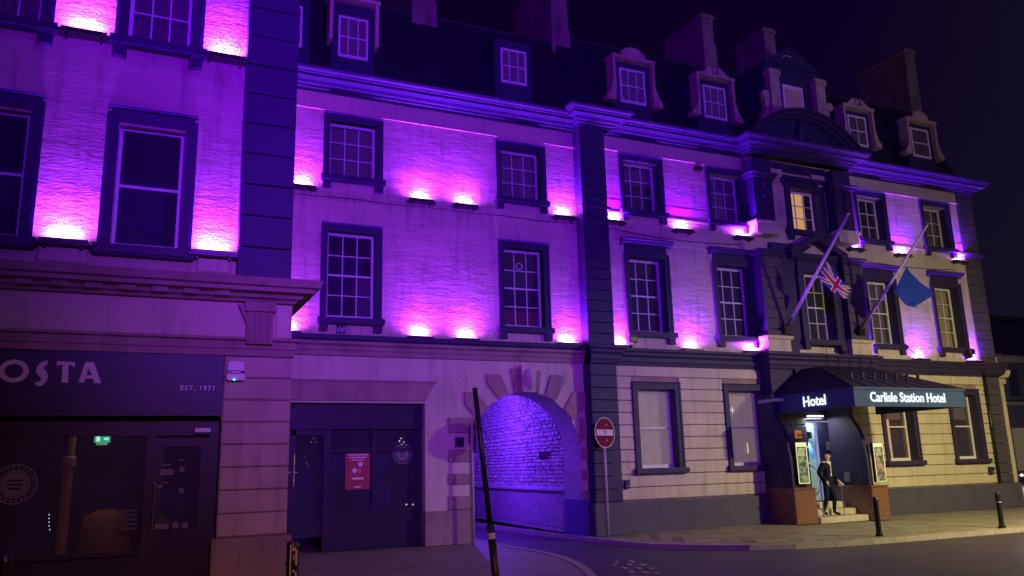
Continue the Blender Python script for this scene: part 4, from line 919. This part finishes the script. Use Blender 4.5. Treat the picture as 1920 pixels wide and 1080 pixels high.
# lit menu boards on the piers
for nm,(a,b),yy,cc in (('left',(15.42,15.80),16.36,(.10,.14,.10)),('right',(17.83,18.20),16.09,(.14,.10,.06))):
    t = thing('menu_board', ('green-grey lit menu case on the left porch pier','lit menu case with an orange picture on the right porch pier')[nm == 'right'], 'menu board', (a,yy,.95), 'lit menu cases flanking the porch')
    z0_,z1_ = (1.0,2.05) if nm == 'left' else (.98,2.0)
    m = MB(); m.box(a,b,yy,yy+.09,z0_,z1_); obj('case', m, M['black'], t)
    m = MB(); m.box(a+.01,a+.03,yy-.006,yy,z0_+.01,z1_-.01); m.box(b-.03,b-.01,yy-.006,yy,z0_+.01,z1_-.01); m.box(a+.031,b-.031,yy-.006,yy,z0_+.01,z0_+.03); m.box(a+.031,b-.031,yy-.006,yy,z1_-.12,z1_-.01); obj('lit_edge', m, M['e_cream'], t)
    em = bpy.data.materials.new('menu_print_%s' % nm); em.use_nodes = True; n_m, l_m = em.node_tree.nodes, em.node_tree.links; n_m.remove(n_m['Principled BSDF'])
    e_ = n_m.new('ShaderNodeEmission'); nz = n_m.new('ShaderNodeTexNoise'); nz.inputs['Scale'].default_value = 9; g_ = n_m.new('ShaderNodeNewGeometry'); l_m.new(g_.outputs['Position'], nz.inputs['Vector'])
    rp = n_m.new('ShaderNodeValToRGB'); rp.color_ramp.elements[0].position=.38; rp.color_ramp.elements[0].color = (.10,.13,.10,1); rp.color_ramp.elements[1].position=.62; rp.color_ramp.elements[1].color = (.42,.46,.20,1) if nm == 'left' else (.75,.42,.15,1)
    l_m.new(nz.outputs['Fac'], rp.inputs[0]); l_m.new(rp.outputs[0], e_.inputs[0]); e_.inputs[1].default_value = .7; l_m.new(e_.outputs[0], n_m['Material Output'].inputs['Surface'])
    m = MB(); m.box(a+.031,b-.031,yy-.004,yy-.001,z0_+.031,z1_-.121); obj('print', m, em, t)
    m = MB()
    for k in range(4): m.box(a+.07,b-.09-.03*(k%2),yy-.009,yy-.0061,z1_-.18-.05*k,z1_-.165-.05*k)
    obj('lettering', m, M['e_cream'], t)
# rating plaque
aa = thing('rating_plaque', 'small orange plaque lettered AA on the wall left of the hotel door', 'plaque', (15.7,17.3,2.5))
m = MB(); p = at(1497,814,17.44); m.box(p.x-.10,p.x+.10,17.43,17.47,p.z-.11,p.z+.11); obj('plate', m, emit('orange_plaque',(.75,.25,.06),.5), aa)
text('lettering', 'AA', M['black'], aa, (p.x,17.425,p.z-.03), .13, .001, bold=.004)
# sconce in the porch
sc = thing('wall_sconce', 'blue-white up-and-down sconce on the porch door panel', 'wall light', (16.3,18.2,2.2))
p = at(1519,816,17.52); m = MB(); m.box(p.x-.05,p.x+.05,17.51,17.615,p.z-.09,p.z+.09); obj('housing', m, M['black'], sc)
for s_ in (1,-1):
    L = bpy.data.lights.new('sconce_light','SPOT'); L.energy = 26; L.color = (.35,.75,1.0); L.spot_size = 1.2; L.spot_blend = .6; L.shadow_soft_size = .02
    o = bpy.data.objects.new('sconce_light', L); link(o, sc, (p.x,17.52,p.z+.11*s_)); o.rotation_euler = (PI-.25,0,0) if s_ > 0 else (.25,0,0)
L = bpy.data.lights.new('soffit_glow','AREA'); L.shape = 'RECTANGLE'; L.size = .6; L.size_y = .1; L.energy = 14; L.color = (.9,1,.85); o = bpy.data.objects.new('soffit_glow', L); link(o, por, (17.24,17.40,2.74))
# porch handrails
for nm,(a,b),lab in (('l',((1515,868),(1541,888)),'bright chrome handrail left of the suited man on the porch steps'),('r',((1563,893),(1581,909)),'bright chrome handrail right of the suited man on the porch steps')):
    yy = 16.5 if nm == 'l' else 16.55
    a_, b_ = at(*a,yy+.9), at(*b,yy); t = thing('handrail', lab, 'handrail', (b_.x,b_.y,0), 'porch handrails')
    m = MB(); m.tube([a_,b_],.022,8); obj('rail', m, M['signwhite'], t); m = MB(); m.tube([b_+Vector((-.02,.05,0)),(b_.x-.02,b_.y+.05,.14)],.016,6); obj('rail_post', m, M['brass'], t)

# ================================================================== UPLIGHTERS
def make_up():
    t = thing('wall_uplighter', 'x', 'wall light', (0,0,0), 'purple uplighters along the building fronts')
    m = MB(); m.bbox(-.29,.29,-.19,-.01,-.07,-.01,.01); m.box(-.33,.33,-.21,0,-.095,-.071); obj('housing', m, M['black'], t)
    m = MB(); m.box(-.26,.26,-.16,-.04,-.009,.0); obj('lens', m, M['e_lamp'], t)
    for s_ in (-1,1):
        b = MB(); b.box(s_*.22-.015,s_*.22+.015,-.15,0,-.13,-.096); obj('bracket', b, M['black'], t)
    L = bpy.data.lights.new('beam','AREA'); L.shape = 'RECTANGLE'; L.size = .36; L.size_y = .06; L.energy = P_UP; L.color = COL_UP; L.spread = math.radians(165)
    o = bpy.data.objects.new('beam', L); link(o, t, (0,-.085,.012)); o.rotation_euler = (PI+.16,0,0)
    L = bpy.data.lights.new('core_beam','AREA'); L.shape = 'RECTANGLE'; L.size = .30; L.size_y = .02; L.energy = P_CORE; L.color = COL_CORE
    o = bpy.data.objects.new('core_beam', L); link(o, t, (0,-.050,.014)); o.rotation_euler = (PI,0,0)
    return t
up = make_up()
UPS = [  # x, y wall, z, label
 (-1.01,YCW,4.74,'glowing uplighter below the nearest building first floor, left of its tall middle window'),
 (.88,YCW,4.74,'glowing uplighter below the nearest building first floor, right of its tall middle window'),
 (-1.00,YCW,7.80,'topmost-left glowing uplighter on the nearest building'),
 (.90,YCW,7.80,'uplighter at the top of the nearest building beside its blue corner pilaster'),
 (3.02,YW,7.80,'upper uplighter half hidden behind the nearest building pilaster'),
 (5.77,YW,7.79,'upper left uplighter of the pair between the wing windows'),
 (6.88,YW,7.79,'upper right uplighter of the pair between the wing windows'),
 (9.55,YW,7.79,'upper uplighter between the wing right window and the blue pilaster'),
 (2.80,YW,4.55,'lower uplighter mostly hidden behind the nearest building cornice'),
 (5.75,YW,4.55,'lower left uplighter of the pair above the wing shopfront'),
 (6.87,YW,4.55,'lower right uplighter of the pair above the wing shopfront'),
 (9.53,YW,4.55,'lower uplighter right of the arch keystone, beside the blue pilaster'),
 (11.02,YW,7.82,'upper uplighter just right of the tall blue pilaster'),
 (13.20,YW,7.80,'upper uplighter between the first two hotel windows'),
 (15.25,YW,7.80,'upper uplighter left of the central bay, beside the yellow lit window bay'),
 (19.55,YW,7.84,'upper uplighter right of the central bay behind the first flagpole tip'),
 (21.55,YW,7.82,'upper uplighter between the two rightmost hotel windows'),
 (24.15,YW,7.82,'upper uplighter at the far right corner of the hotel'),
 (11.02,YW,4.55,'lower uplighter just right of the tall blue pilaster'),
 (13.23,YW,4.54,'lower uplighter centred between the first two hotel windows'),
 (15.25,YW,4.55,'lower uplighter left of the central bay above the second ground-floor window'),
 (19.55,YW,4.58,'lower uplighter right of the central bay by the second flagpole foot'),
 (21.75,YW,4.54,'lower uplighter under the blue flag between the rightmost windows'),
 (24.15,YW,4.55,'lower uplighter at the far right corner of the hotel')]
for i,(x,yy,z,lab) in enumerate(UPS):
    if i == 0: o = up; o.location = (x,yy,z)
    else: o = copy_tree(up, (x,yy,z))
    o['label'] = lab
    if x > 10.8 and z > 7:
        for ch in o.children:
            if ch.name.startswith('beam'): ch.location.y = -.15
            if ch.name.startswith('core'): ch.location.y = -.07

# ================================================================== STREET THINGS
# leaning black pole in the foreground
lp = thing('leaning_pole', 'tall black metal pole leaning left in the foreground before the arch', 'pole', (3.55,8,0))
pa, pb = at(890,727,8), at(920,993,8); bs = pb+(pb-pa)*(pb.z/(pa.z-pb.z))
d = (pa-bs)
m = MB(); m.tube([bs+d*((pb.z+.03)/pa.z),pa],[.029,.026],12); obj('shaft', m, M['blackpole'], lp, smooth=True)
m = MB(); m.tube([bs-Vector((0,0,.01)),bs+d*.40],[.040,.040],12); obj('sleeve', m, M['blackpole'], lp, smooth=True)
m = MB(); m.tube([bs+d*.405,bs+d*.428],[.043,.043],12); obj('collar', m, M['blackpole'], lp)
m = MB(); m.tube([bs+d*.37,bs+d*.395],[.0415,.0415],12); obj('reflective_band', m, M['signwhite'], lp)
# no entry sign
ne = thing('no_entry_sign', 'round red no entry sign on a pale pole by the blue pilaster', 'road sign', (10.05,16.8,0))
c = at(1134,811,16.8); rz = Matrix.Rotation(math.radians(18),3,'Z')
def disc(r0, r1, yy, mt, par, name, cc, rot, n=36):
    mm = MB(); vs = []
    for k in range(n):
        a = 2*PI*k/n; vs += [cc+rot@Vector((r0*math.cos(a),yy,r0*math.sin(a))), cc+rot@Vector((r1*math.cos(a),yy,r1*math.sin(a)))]
    if r0 == 0:
        mm.add([cc+rot@Vector((r1*math.cos(2*PI*k/n),yy,r1*math.sin(2*PI*k/n))) for k in range(n)]+[cc+rot@Vector((r1*math.cos(2*PI*k/n),yy+.012,r1*math.sin(2*PI*k/n))) for k in range(n)], [tuple(range(n)),tuple(range(2*n-1,n-1,-1))]+[(k,k+n,(k+1)%n+n,(k+1)%n) for k in range(n)])
    else: mm.add(vs, [(2*k,2*k+1,(2*k+3)%(2*n),(2*k+2)%(2*n)) for k in range(n)])
    return obj(name, mm, mt, par)
disc(0,.355,0,M['signred'],ne,'disc',c,rz); disc(.335,.355,-.003,M['signwhite'],ne,'rim',c,rz)
m = MB(); q = [Vector((-.29,-.004,-.07)),Vector((.29,-.004,-.07)),Vector((.29,-.004,.07)),Vector((-.29,-.004,.07))]; m.add([c+rz@v for v in q],[(0,1,2,3)]); obj('white_bar', m, M['signwhite'], ne)
m = MB()
for a_,b_ in (((0,-.05),(0,.0)),((0,.0),(-.045,.05)),((0,.0),(.045,.05))): m.tube([c+rz@Vector((a_[0],-.008,a_[1])),c+rz@Vector((b_[0],-.008,b_[1]))],.010,5)
obj('sticker_mark', m, M['black'], ne)
m = MB(); m.tube([(10.055,16.85,0),(10.06,16.84,c.z+.3)],.038,10); obj('post', m, M['pale'], ne, smooth=True)
m = MB(); m.box(c.x-.08,c.x+.08,c.y+.015,c.y+.10,c.z-.2,c.z-.16); m.box(c.x-.08,c.x+.08,c.y+.015,c.y+.10,c.z+.16,c.z+.2); obj('clamp', m, M['pale'], ne)
# edge-on sign at the left jamb
se = thing('round_road_sign', 'round red-backed road sign seen edge-on left of the arch on a pale pole', 'road sign', (6.75,17.05,0))
c = Vector((6.92,17.12,2.33)); rz = Matrix.Rotation(math.radians(72),3,'Z')
disc(0,.36,0,M['signred'],se,'disc',c,rz); disc(.335,.36,-.003,M['signwhite'],se,'rim',c,rz)
m = MB(); m.tube([(6.86,17.16,0),(6.86,17.16,2.62)],.035,10); obj('post', m, M['pale'], se, smooth=True)
m = MB(); m.box(6.83,6.93,17.06,17.2,2.30,2.42); obj('clamp', m, M['pale'], se)
ub = thing('meter_box', 'small dark square box on the wall left of the arch', 'box', (6.64,17.4,2.1))
m = MB(); m.bbox(6.57,6.76,YW-.12,YW-.05,2.09,2.30,.01); obj('case', m, M['slate_dark'], ub); m = MB(); m.box(6.60,6.73,YW-.124,YW-.1205,2.12,2.27); obj('cover', m, M['black'], ub)
# bollards
def boll(x, y, h, label, grp='black bollards along the pavements', tilt=0, bands=()):
    t = thing('bollard', label, 'bollard', (x,y,0), grp)
    m = MB(); m.lathe([(.075,0),(.075,.05),(.055,.07),(.055,h-.22),(.062,h-.21),(.062,h-.19),(.055,h-.18),(.055,h-.06),(.062,h-.05),(.050,h-.01),(.02,h)], (x,y,0), 16); b = obj('post', m, M['black'], t, smooth=False)
    for z0_,z1_,mt in bands: m = MB(); m.lathe([(.0575,z0_),(.0575,z1_)], (x,y,0), 16); obj('band', m, M[mt], t)
    return t
boll(14.35,13.05,.80,'bollard at the kerb in front of the hotel porch right base',bands=((.58,.615,'signred'),(.44,.46,'signred')))
boll(17.86,12.80,.78,'farthest right bollard at the kerb before the hotel right corner',bands=((.55,.58,'signwhite'),))
b3 = boll(1.40,7.95,1.0,'near bollard with a pale lettered panel before the cafe pier')
m = MB(); x,y = 1.40,7.95
for k,(dx,dz,w_,h_) in enumerate(((-.03,.80,.012,.34),(.0,.93,.03,.03),(.022,.86,.018,.14),(.0,.74,.02,.02),(.022,.66,.016,.15),(-.005,.63,.02,.03),(.0,.86,.01,.05))):
    m.box(x+dx-w_/2,x+dx+w_/2,y-.062,y-.056,dz-h_/2,dz+h_/2)
obj('lettered_panel', m, mat('pale_yellow_film',(.62,.50,.26),.5), b3)
boll(-.90,8.25,1.0,'bollard top just showing at the bottom left corner of the view')
# flagpoles and flags
for i,(bx_,bz,ty,tz,lab) in enumerate(((16.13,5.12,14.47,7.64,'left angled flagpole above the porch carrying the red white and blue flag'),(18.89,5.20,14.42,7.59,'right angled flagpole above the porch carrying the plain blue flag'))):
    t = thing('flagpole', lab, 'flagpole', (bx_,17.0,bz), 'angled flagpoles on the hotel front')
    m = MB(); m.tube([(bx_,16.98,bz+.02),(bx_,ty,tz)],[.055,.035],10); obj('pole', m, mat('flagpole_paint_%s' % 'ab'[i],(.60,.56,.58),.5), t, smooth=True)
    m = MB(); m.lathe([(.01,-.06),(.06,0),(.01,.07)], (bx_,ty-.02,tz+.03), 10); obj('finial', m, M['brass'], t)
    m = MB(); m.box(bx_-.12,bx_+.12,16.94,17.04,bz-.14,bz+.12); m.tube([(bx_-.1,17.0,bz-.05),(bx_-.1,16.7,bz+.25)],.02,6); m.box(bx_-.2,bx_-.1,16.85,16.99,bz-.05,bz+.05); obj('bracket', m, M['black'], t)
    m = MB(); m.tube([(bx_+.04,16.4,bz+.6),(bx_+.05,ty+.1,tz-.1)],.006,4); obj('halyard', m, M['wire'], t)
def flag(name, label, corners, nu, nv, matfn, mats, amp, group):
    t = thing(name, label, 'flag', corners[0], group); A,B,C_,D = corners; vs = []; fs_ = []; mi = []
    nrm = (B-A).cross(D-A).normalized()
    for j in range(nv+1):
        for i in range(nu+1):
            u_,v_ = i/nu, j/nv; p = (A.lerp(B,u_)).lerp(D.lerp(C_,u_),v_); p = p+nrm*amp*(math.sin(u_*9+v_*2.5)*u_**.5*.6+math.sin(u_*17-v_*4)*.2)+Vector((0,0,-.10*math.sin(u_*PI)*(1 if amp > .03 else .3)))
            vs.append(p)
    for j in range(nv):
        for i in range(nu): fs_.append((j*(nu+1)+i,j*(nu+1)+i+1,(j+1)*(nu+1)+i+1,(j+1)*(nu+1)+i)); mi.append(matfn((i+.5)/nu,(j+.5)/nv))
    mm = MB(); mm.v = [tuple(v) for v in vs]; mm.f = fs_; mm.m = mi
    me = mm.mesh('cloth', mats); o = obj('cloth', me, None, t, smooth=True); return t
def union(u_, v_):
    x = (u_-.5)*2; y_ = v_-.5
    if abs(y_) < .10 or abs(x) < .10: return 0
    if abs(y_) < .167 or abs(x) < .167: return 1
    d_ = min(abs(y_-x*.5), abs(y_+x*.5))
    if d_ < .045: return 0
    if d_ < .11: return 1
    return 2
K = lambda x, y: at(1380+x/3.6, 380+y/3.6, 15.7)
flag('union_flag', 'red white and blue crossed flag hanging limp from the left flagpole', [at(1380+555/3.6,380+505/3.6,15.85), at(1380+745/3.6,380+650/3.6,15.6), at(1380+778/3.6,380+575/3.6,15.5), at(1380+615/3.6,380+395/3.6,15.6)], 64, 32, union, [M['fred'],M['fwhite'],M['fblue']], .07, 'flags over the porch')
flag('blue_flag', 'plain blue flag spread from the right flagpole', [at(1677,547,15.55), at(1713,577,15.35), at(1756,550,15.3), at(1699,500,15.4)], 24, 16, lambda a,b: 0, [M['banner']], .05, 'flags over the porch')
# pipes, small boxes, cables
dp_ = thing('downpipe', 'pale bent downpipe left of the hotel porch', 'drainpipe', (15.2,17.3,0))
m = MB(); P = [at(1453,782,17.25),at(1468,895,17.25),at(1466,905,17.22),at(1459,915,17.2),at(1460,945,17.18)]; m.tube(P,.045,8); obj('pipe', m, mat('pink_grey_pipe',(.42,.34,.34),.5), dp_, smooth=True)
m = MB(); m.lathe([(.07,-.03),(.07,.03)], P[4], 8); m.lathe([(.06,-.02),(.06,.02)], P[0], 8); obj('pipe_collar', m, M['black'], dp_)
dq = thing('downpipe', 'dark straight downpipe at the hotel right corner', 'drainpipe', (24.5,17.4,0))
m = MB(); m.tube([(24.5,YW-.09,.78),(24.5,YW-.09,4.2)],.05,8); obj('pipe', m, M['black'], dq, smooth=True)
for z_ in (1.2,2.4,3.6): m = MB(); m.lathe([(.07,-.03),(.07,.03)], (24.5,YW-.09,z_), 8); obj('pipe_collar', m, M['black'], dq)
for px,py,w_,h_,lab in ((1175,908,.14,.2,'small dark plaque low on the hotel wall beside the pilaster'),(1858,882,.2,.22,'small dark box beside the dark downpipe at the right corner')):
    p = at(px,py,YW-.06); t = thing('wall_box', lab, 'box', p); m = MB(); m.bbox(p.x-w_/2,p.x+w_/2,YW-.12,YW-.031,p.z-h_/2,p.z+h_/2,.01); obj('case', m, M['slate_dark'], t)
    m = MB(); m.box(p.x-w_*.2,p.x+w_*.35,YW-.125,YW-.121,p.z-h_*.3,p.z-h_*.15); obj('plate', m, M['decal'], t)
for px,py,z_,lab in ((1185,641,0,'small floodlight housing on the sill left of the first hotel window'),(1820,664,0,'small floodlight housing by the far right uplighter')):
    p = at(px,py,17.25); t = thing('floodlight', lab, 'floodlight', p); m = MB(); m.bbox(p.x-.12,p.x+.12,17.15,17.3,p.z-.02,p.z+.14,.02); obj('housing', m, M['black'], t); m = MB(); m.box(p.x-.02,p.x+.02,17.2,17.45,p.z-.14,p.z-.02); obj('bracket', m, M['black'], t)
ca = thing('wall_cable', 'thin dark cable sagging across the hotel wall between the storeys', 'cable', (13,17.4,7.6))
m = MB(); m.tube([(10.8+i*.4,YW-.03,7.62-.10*math.sin(PI*i/11)-.006*i) for i in range(12)],.010,5); obj('cable', m, M['wire'], ca); m = MB(); m.tube([(19.5+i*.45,YW-.03,7.5-.08*math.sin(PI*i/10)) for i in range(11)],.010,5); obj('cable', m, M['wire'], ca)
cs = thing('guy_cable', 'thin dark cable sloping down to the right uplighter by the blue flag', 'cable', (21,17,4.8))
m = MB(); a_,b_ = at(1697,645,17.2), at(1722,670,17.2); m.tube([a_,b_],.014,5); obj('cable', m, M['wire'], cs)
cctv = thing('security_camera', 'tiny dark camera on the wall high between the first two hotel windows', 'camera', (13.9,17.4,9.5))
p = at(1309,317,17.4); m = MB(); m.box(p.x-.1,p.x+.1,17.33,17.5,p.z-.05,p.z+.05); obj('body', m, M['black'], cctv); m = MB(); m.box(p.x-.02,p.x+.02,17.44,17.5,p.z+.05,p.z+.12); obj('mount', m, M['black'], cctv)

# ================================================================== DOORMAN
man = thing('person', 'bald man in a dark suit and open white shirt stepping down from the hotel porch', 'person', (16.55,16.6,.15))
def skinmesh(name, verts, edges, radii, sub=2, rootv=0):
    me = bpy.data.meshes.new(name); me.from_pydata(verts, edges, []); o = bpy.data.objects.new(name, me); C.objects.link(o)
    o.modifiers.new('s','SKIN'); sv = me.skin_vertices[0].data
    for i,r in enumerate(radii): sv[i].radius = r if isinstance(r, tuple) else (r,r)
    sv[rootv].use_root = True
    md = o.modifiers.new('u','SUBSURF'); md.levels = sub; md.render_levels = sub
    dg = bpy.context.evaluated_depsgraph_get(); ev = o.evaluated_get(dg); nm = bpy.data.meshes.new_from_object(ev); bpy.data.objects.remove(o); return nm
# local frame: x = to his left in picture right, -y = toward street
J = dict(pel=(0,0,.93),wst=(0,.0,1.08),ch=(-.01,-.02,1.28),nk=(-.02,-.05,1.46),nk2=(-.02,-.07,1.53),hd=(-.02,-.09,1.62),hd2=(-.02,-.09,1.70),
 ls=(.19,-.03,1.41),le=(.27,-.02,1.14),lh=(.25,-.20,.95),rs=(-.22,-.03,1.41),re=(-.36,.06,1.17),rh=(-.27,-.10,.98),
 lhp=(.09,0,.90),lk=(.11,-.10,.50),la=(.10,-.05,.09),lt=(.11,-.22,.04),rhp=(-.09,0,.90),rk=(-.13,.02,.49),ra=(-.12,.16,.11),rt=(-.14,.02,.06))
order = list(J); idx = {k:i for i,k in enumerate(order)}
E_ = [('pel','wst'),('wst','ch'),('ch','nk'),('nk','nk2'),('nk2','hd'),('hd','hd2'),('ch','ls'),('ls','le'),('le','lh'),('ch','rs'),('rs','re'),('re','rh'),('pel','lhp'),('lhp','lk'),('lk','la'),('la','lt'),('pel','rhp'),('rhp','rk'),('rk','ra'),('ra','rt')]
rad = dict(pel=(.18,.15),wst=(.20,.16),ch=(.205,.155),nk=(.075,.07),nk2=.058,hd=(.082,.10),hd2=(.070,.085),ls=.10,le=.072,lh=.040,rs=.10,re=.078,rh=.040,lhp=.105,lk=.068,la=.050,lt=.036,rhp=.105,rk=.068,ra=.050,rt=.036)
body = skinmesh('person_body', [J[k] for k in order], [(idx[a],idx[b]) for a,b in E_], [rad[k] for k in order])
for mm_ in (M['suit'],M['skin'],M['shirt'],M['shoe']): body.materials.append(mm_)
for p_ in body.polygons:
    c_ = p_.center; k = 0
    if c_.z > 1.475: k = 1
    elif c_.z > 1.08 and abs(c_.x+.015) < .05*(c_.z-1.0)/.4+.01 and c_.y < -.10: k = 2
    elif c_.z > 1.43 and abs(c_.x+.02) < .08: k = 2
    elif c_.z < .115: k = 3
    elif (abs(c_.x) > .2 and c_.z < .965): k = 1
    p_.material_index = k
bo_ = obj('body', body, None, man, smooth=True)
MO = Vector((16.66,16.62,.155)); RZ = Matrix.Rotation(math.radians(20),4,'Z')
def place(o): o.matrix_local = Matrix.Translation(MO-org(man))@RZ@Matrix(((1,0,-.10,0),(0,1,0,0),(0,0,1,0),(0,0,0,1)))@Matrix.Scale(.93,4)
place(bo_)
fm = MB(); h0 = Vector(J['hd'])
fm.lathe([(.002,-.02),(.016,-.01),(.012,.02),(.004,.04)], h0+Vector((0,-.095,.01)), 8)
for s_ in (-1,1): fm.lathe([(.004,-.03),(.018,-.01),(.020,.015),(.004,.03)], h0+Vector((.085*s_,.0,.01)), 8)
fo = obj('face_features', fm, M['skin'], man, smooth=True); place(fo)
em = MB()
for s_ in (-1,1): em.box(h0.x+.032*s_-.013,h0.x+.032*s_+.013,h0.y-.098,h0.y-.088,h0.z+.022,h0.z+.034)
em.box(h0.x-.024,h0.x+.024,h0.y-.099,h0.y-.088,h0.z-.048,h0.z-.040); eo = obj('eyes_and_mouth', em, M['suit'], man); place(eo)
for s_,w_ in ((1,J['lh']),(-1,J['rh'])):
    w_ = Vector(w_); d0 = Vector((0,-.25,-.97)).normalized(); vs = [w_, w_+d0*.05, w_+d0*.085]; rr = [.03,.034,.034]; ed = [(0,1),(1,2)]
    for k in range(4):
        b0 = w_+d0*.085+Vector((0,(k-1.5)*.018,0)); L_ = (.07,.08,.075,.058)[k]; n0 = len(vs)
        vs += [b0+d0*.02, b0+d0*(L_*.6)+Vector((-s_*.01,0,0)), b0+d0*L_+Vector((-s_*.03,0,0))]; rr += [.010,.0095,.008]; ed += [(2,n0),(n0,n0+1),(n0+1,n0+2)]
    n0 = len(vs); vs += [w_+d0*.04+Vector((0,-.035,0)), w_+d0*.075+Vector((-s_*.01,-.05,0))]; rr += [.012,.010]; ed += [(1,n0),(n0,n0+1)]
    hm = skinmesh('hand', vs, ed, rr, 1); hm.materials.append(M['skin']); ho = obj('hand', hm, None, man, smooth=True); place(ho)
lap = MB()
for s_ in (-1,1): lap.add([(s_*.02-.01,-.165,1.10),(s_*.075-.01,-.172,1.30),(s_*.095-.01,-.145,1.40),(s_*.05-.01,-.13,1.45),(s_*.055-.01,-.175,1.32)],[(0,1,2,3,4)])
lo = obj('lapels', lap, M['suit'], man); place(lo)

# ================================================================== FAR BUILDINGS (right)
fb = thing('distant_building', 'dark distant terrace far beyond the hotel right corner', 'building', (47,34,0))
m = MB(); m.box(42.5,80,34,44,0,7.6); obj('wall', m, M['bg'], fb)
m = MB(); m.strip([(0,7.3),(.2,7.35),(.4,7.55),(.4,7.7),(0,7.8)], [(42.5,34),(80,34)]); m.strip([(0,4.6),(.15,4.65),(.2,4.8),(0,4.85)], [(42.5,34),(80,34)]); obj('cornice', m, M['stone'], fb)
for k in range(6):
    x = 45.3+k*2.4; m = MB(); m.box(x,x+.9,33.95,34,5.2,6.8); w_ = obj('window', m, M['slate_dark'], fb); q = MB(); q.box(x+.08,x+.82,33.93,33.949,5.28,6.72); obj('pane', q, M['glass'], w_)
for x0_,x1_,z0_,z1_ in ((48.2,48.9,1.0,3.0),(49.6,51.6,.6,3.2)):
    m = MB(); m.box(x0_,x1_,33.9,33.95,z0_,z1_); obj('shop_window', m, emit('far_window_glow_%d' % int(x0_),(.20,.15,.09),.45), fb, label='dimly lit ground-floor window')
f2 = thing('distant_building', 'taller dark block rising behind the distant terrace at the right edge', 'building', (50,50,0))
m = MB(); m.box(64,84,50,60,0,14); obj('wall', m, M['bg'], f2); m = MB(); m.box(63.8,84,49.8,60,14,14.4); obj('parapet', m, M['bg'], f2)
hl = thing('distant_lamp', 'small bright white lamp low at the right edge', 'lamp', at(1916,891,30)); p = at(1916,891,30); m = MB(); m.lathe([(.01,-.1),(.14,0),(.01,.1)], p, 8); obj('lens', m, M['e_white_glow'], hl); m = MB(); m.tube([(p.x,p.y,0),(p.x,p.y,p.z-.08)],.04,6); obj('post', m, M['black'], hl)
lamp_q = bpy.data.lights.new('far_light','POINT'); lamp_q.energy = 420; lamp_q.color = (.75,.85,1.0); lamp_q.shadow_soft_size = .2
o = bpy.data.objects.new('far_light', lamp_q); link(o, hl, (p.x,p.y-.6,p.z+1.5))

# ================================================================== STREET LAMPS behind and beside the camera (one beside the view, one unseen column added for fill)
def street_lamp(x, y, h, label):
    t = thing('street_lamp', label, 'street lamp', (x,y,0), 'street lamps round the square')
    m = MB(); m.tube([(x,y,0),(x,y,h)],[.09,.05],10); obj('post', m, M['black'], t, smooth=True)
    m = MB(); m.lathe([(.05,0),(.22,.05),(.24,.12),(.10,.2)], (x,y,h), 12); obj('lamp_head', m, M['black'], t); return t
def lamp(par, name, typ, loc, target, energy, col, size=.25, spot=None):
    L = bpy.data.lights.new(name, typ); L.energy = energy; L.color = col
    if typ == 'SPOT': L.spot_size = math.radians(spot); L.spot_blend = 1.0; L.shadow_soft_size = size
    elif typ == 'AREA': L.shape = 'DISK'; L.size = size
    else: L.shadow_soft_size = size
    o = bpy.data.objects.new(name, L); link(o, par, loc)
    o.rotation_euler = (Vector(target)-Vector(loc)).to_track_quat('-Z','Y').to_euler(); return o
s1 = street_lamp(19.8,5.7,6.0,'street lamp beside the road right of the view lighting the hotel')
lamp(s1,'warm_lamp','AREA',(19.2,6.4,5.7),(20.5,8.1,.3),P_WARM,COL_WARM,.5)
s2 = street_lamp(1.3,-4,6.5,'unseen lamp column added behind the camera for its purple fill light')
lamp(s2,'purple_flood','SPOT',(1.3,-3.7,6.5),(7.2,17.5,10.0),P_FLOOD,COL_FLOOD,.4,70)  # unseen purple fill, added to tint walls and dark trim violet
lamp(s2,'dim_fill','SPOT',(1.3,-3.6,5.6),(4.6,15,-.2),P_DIM,COL_DIM,.4,53)  # weak warm fill added for the lower fronts
lamp(s1,'attic_fill','SPOT',(19.8,6.0,6.8),(21.0,19,14.6),520,(1.0,.72,.80),.3,64)  # unseen upward spot added to brighten the right attic and chimney
# lane lamp inside the arch
ll = thing('lane_lamp', 'blue lamp hanging from the vault inside the arched lane', 'wall light', (8.35,21.7,3.1))
m = MB(); m.box(8.25,8.45,21.6,21.8,3.08,3.89); obj('housing', m, M['black'], ll)
lamp(ll,'lane_light','POINT',(8.35,21.7,3.0),(10.0,20.4,2.3),560,(.16,.022,1.0),.05)
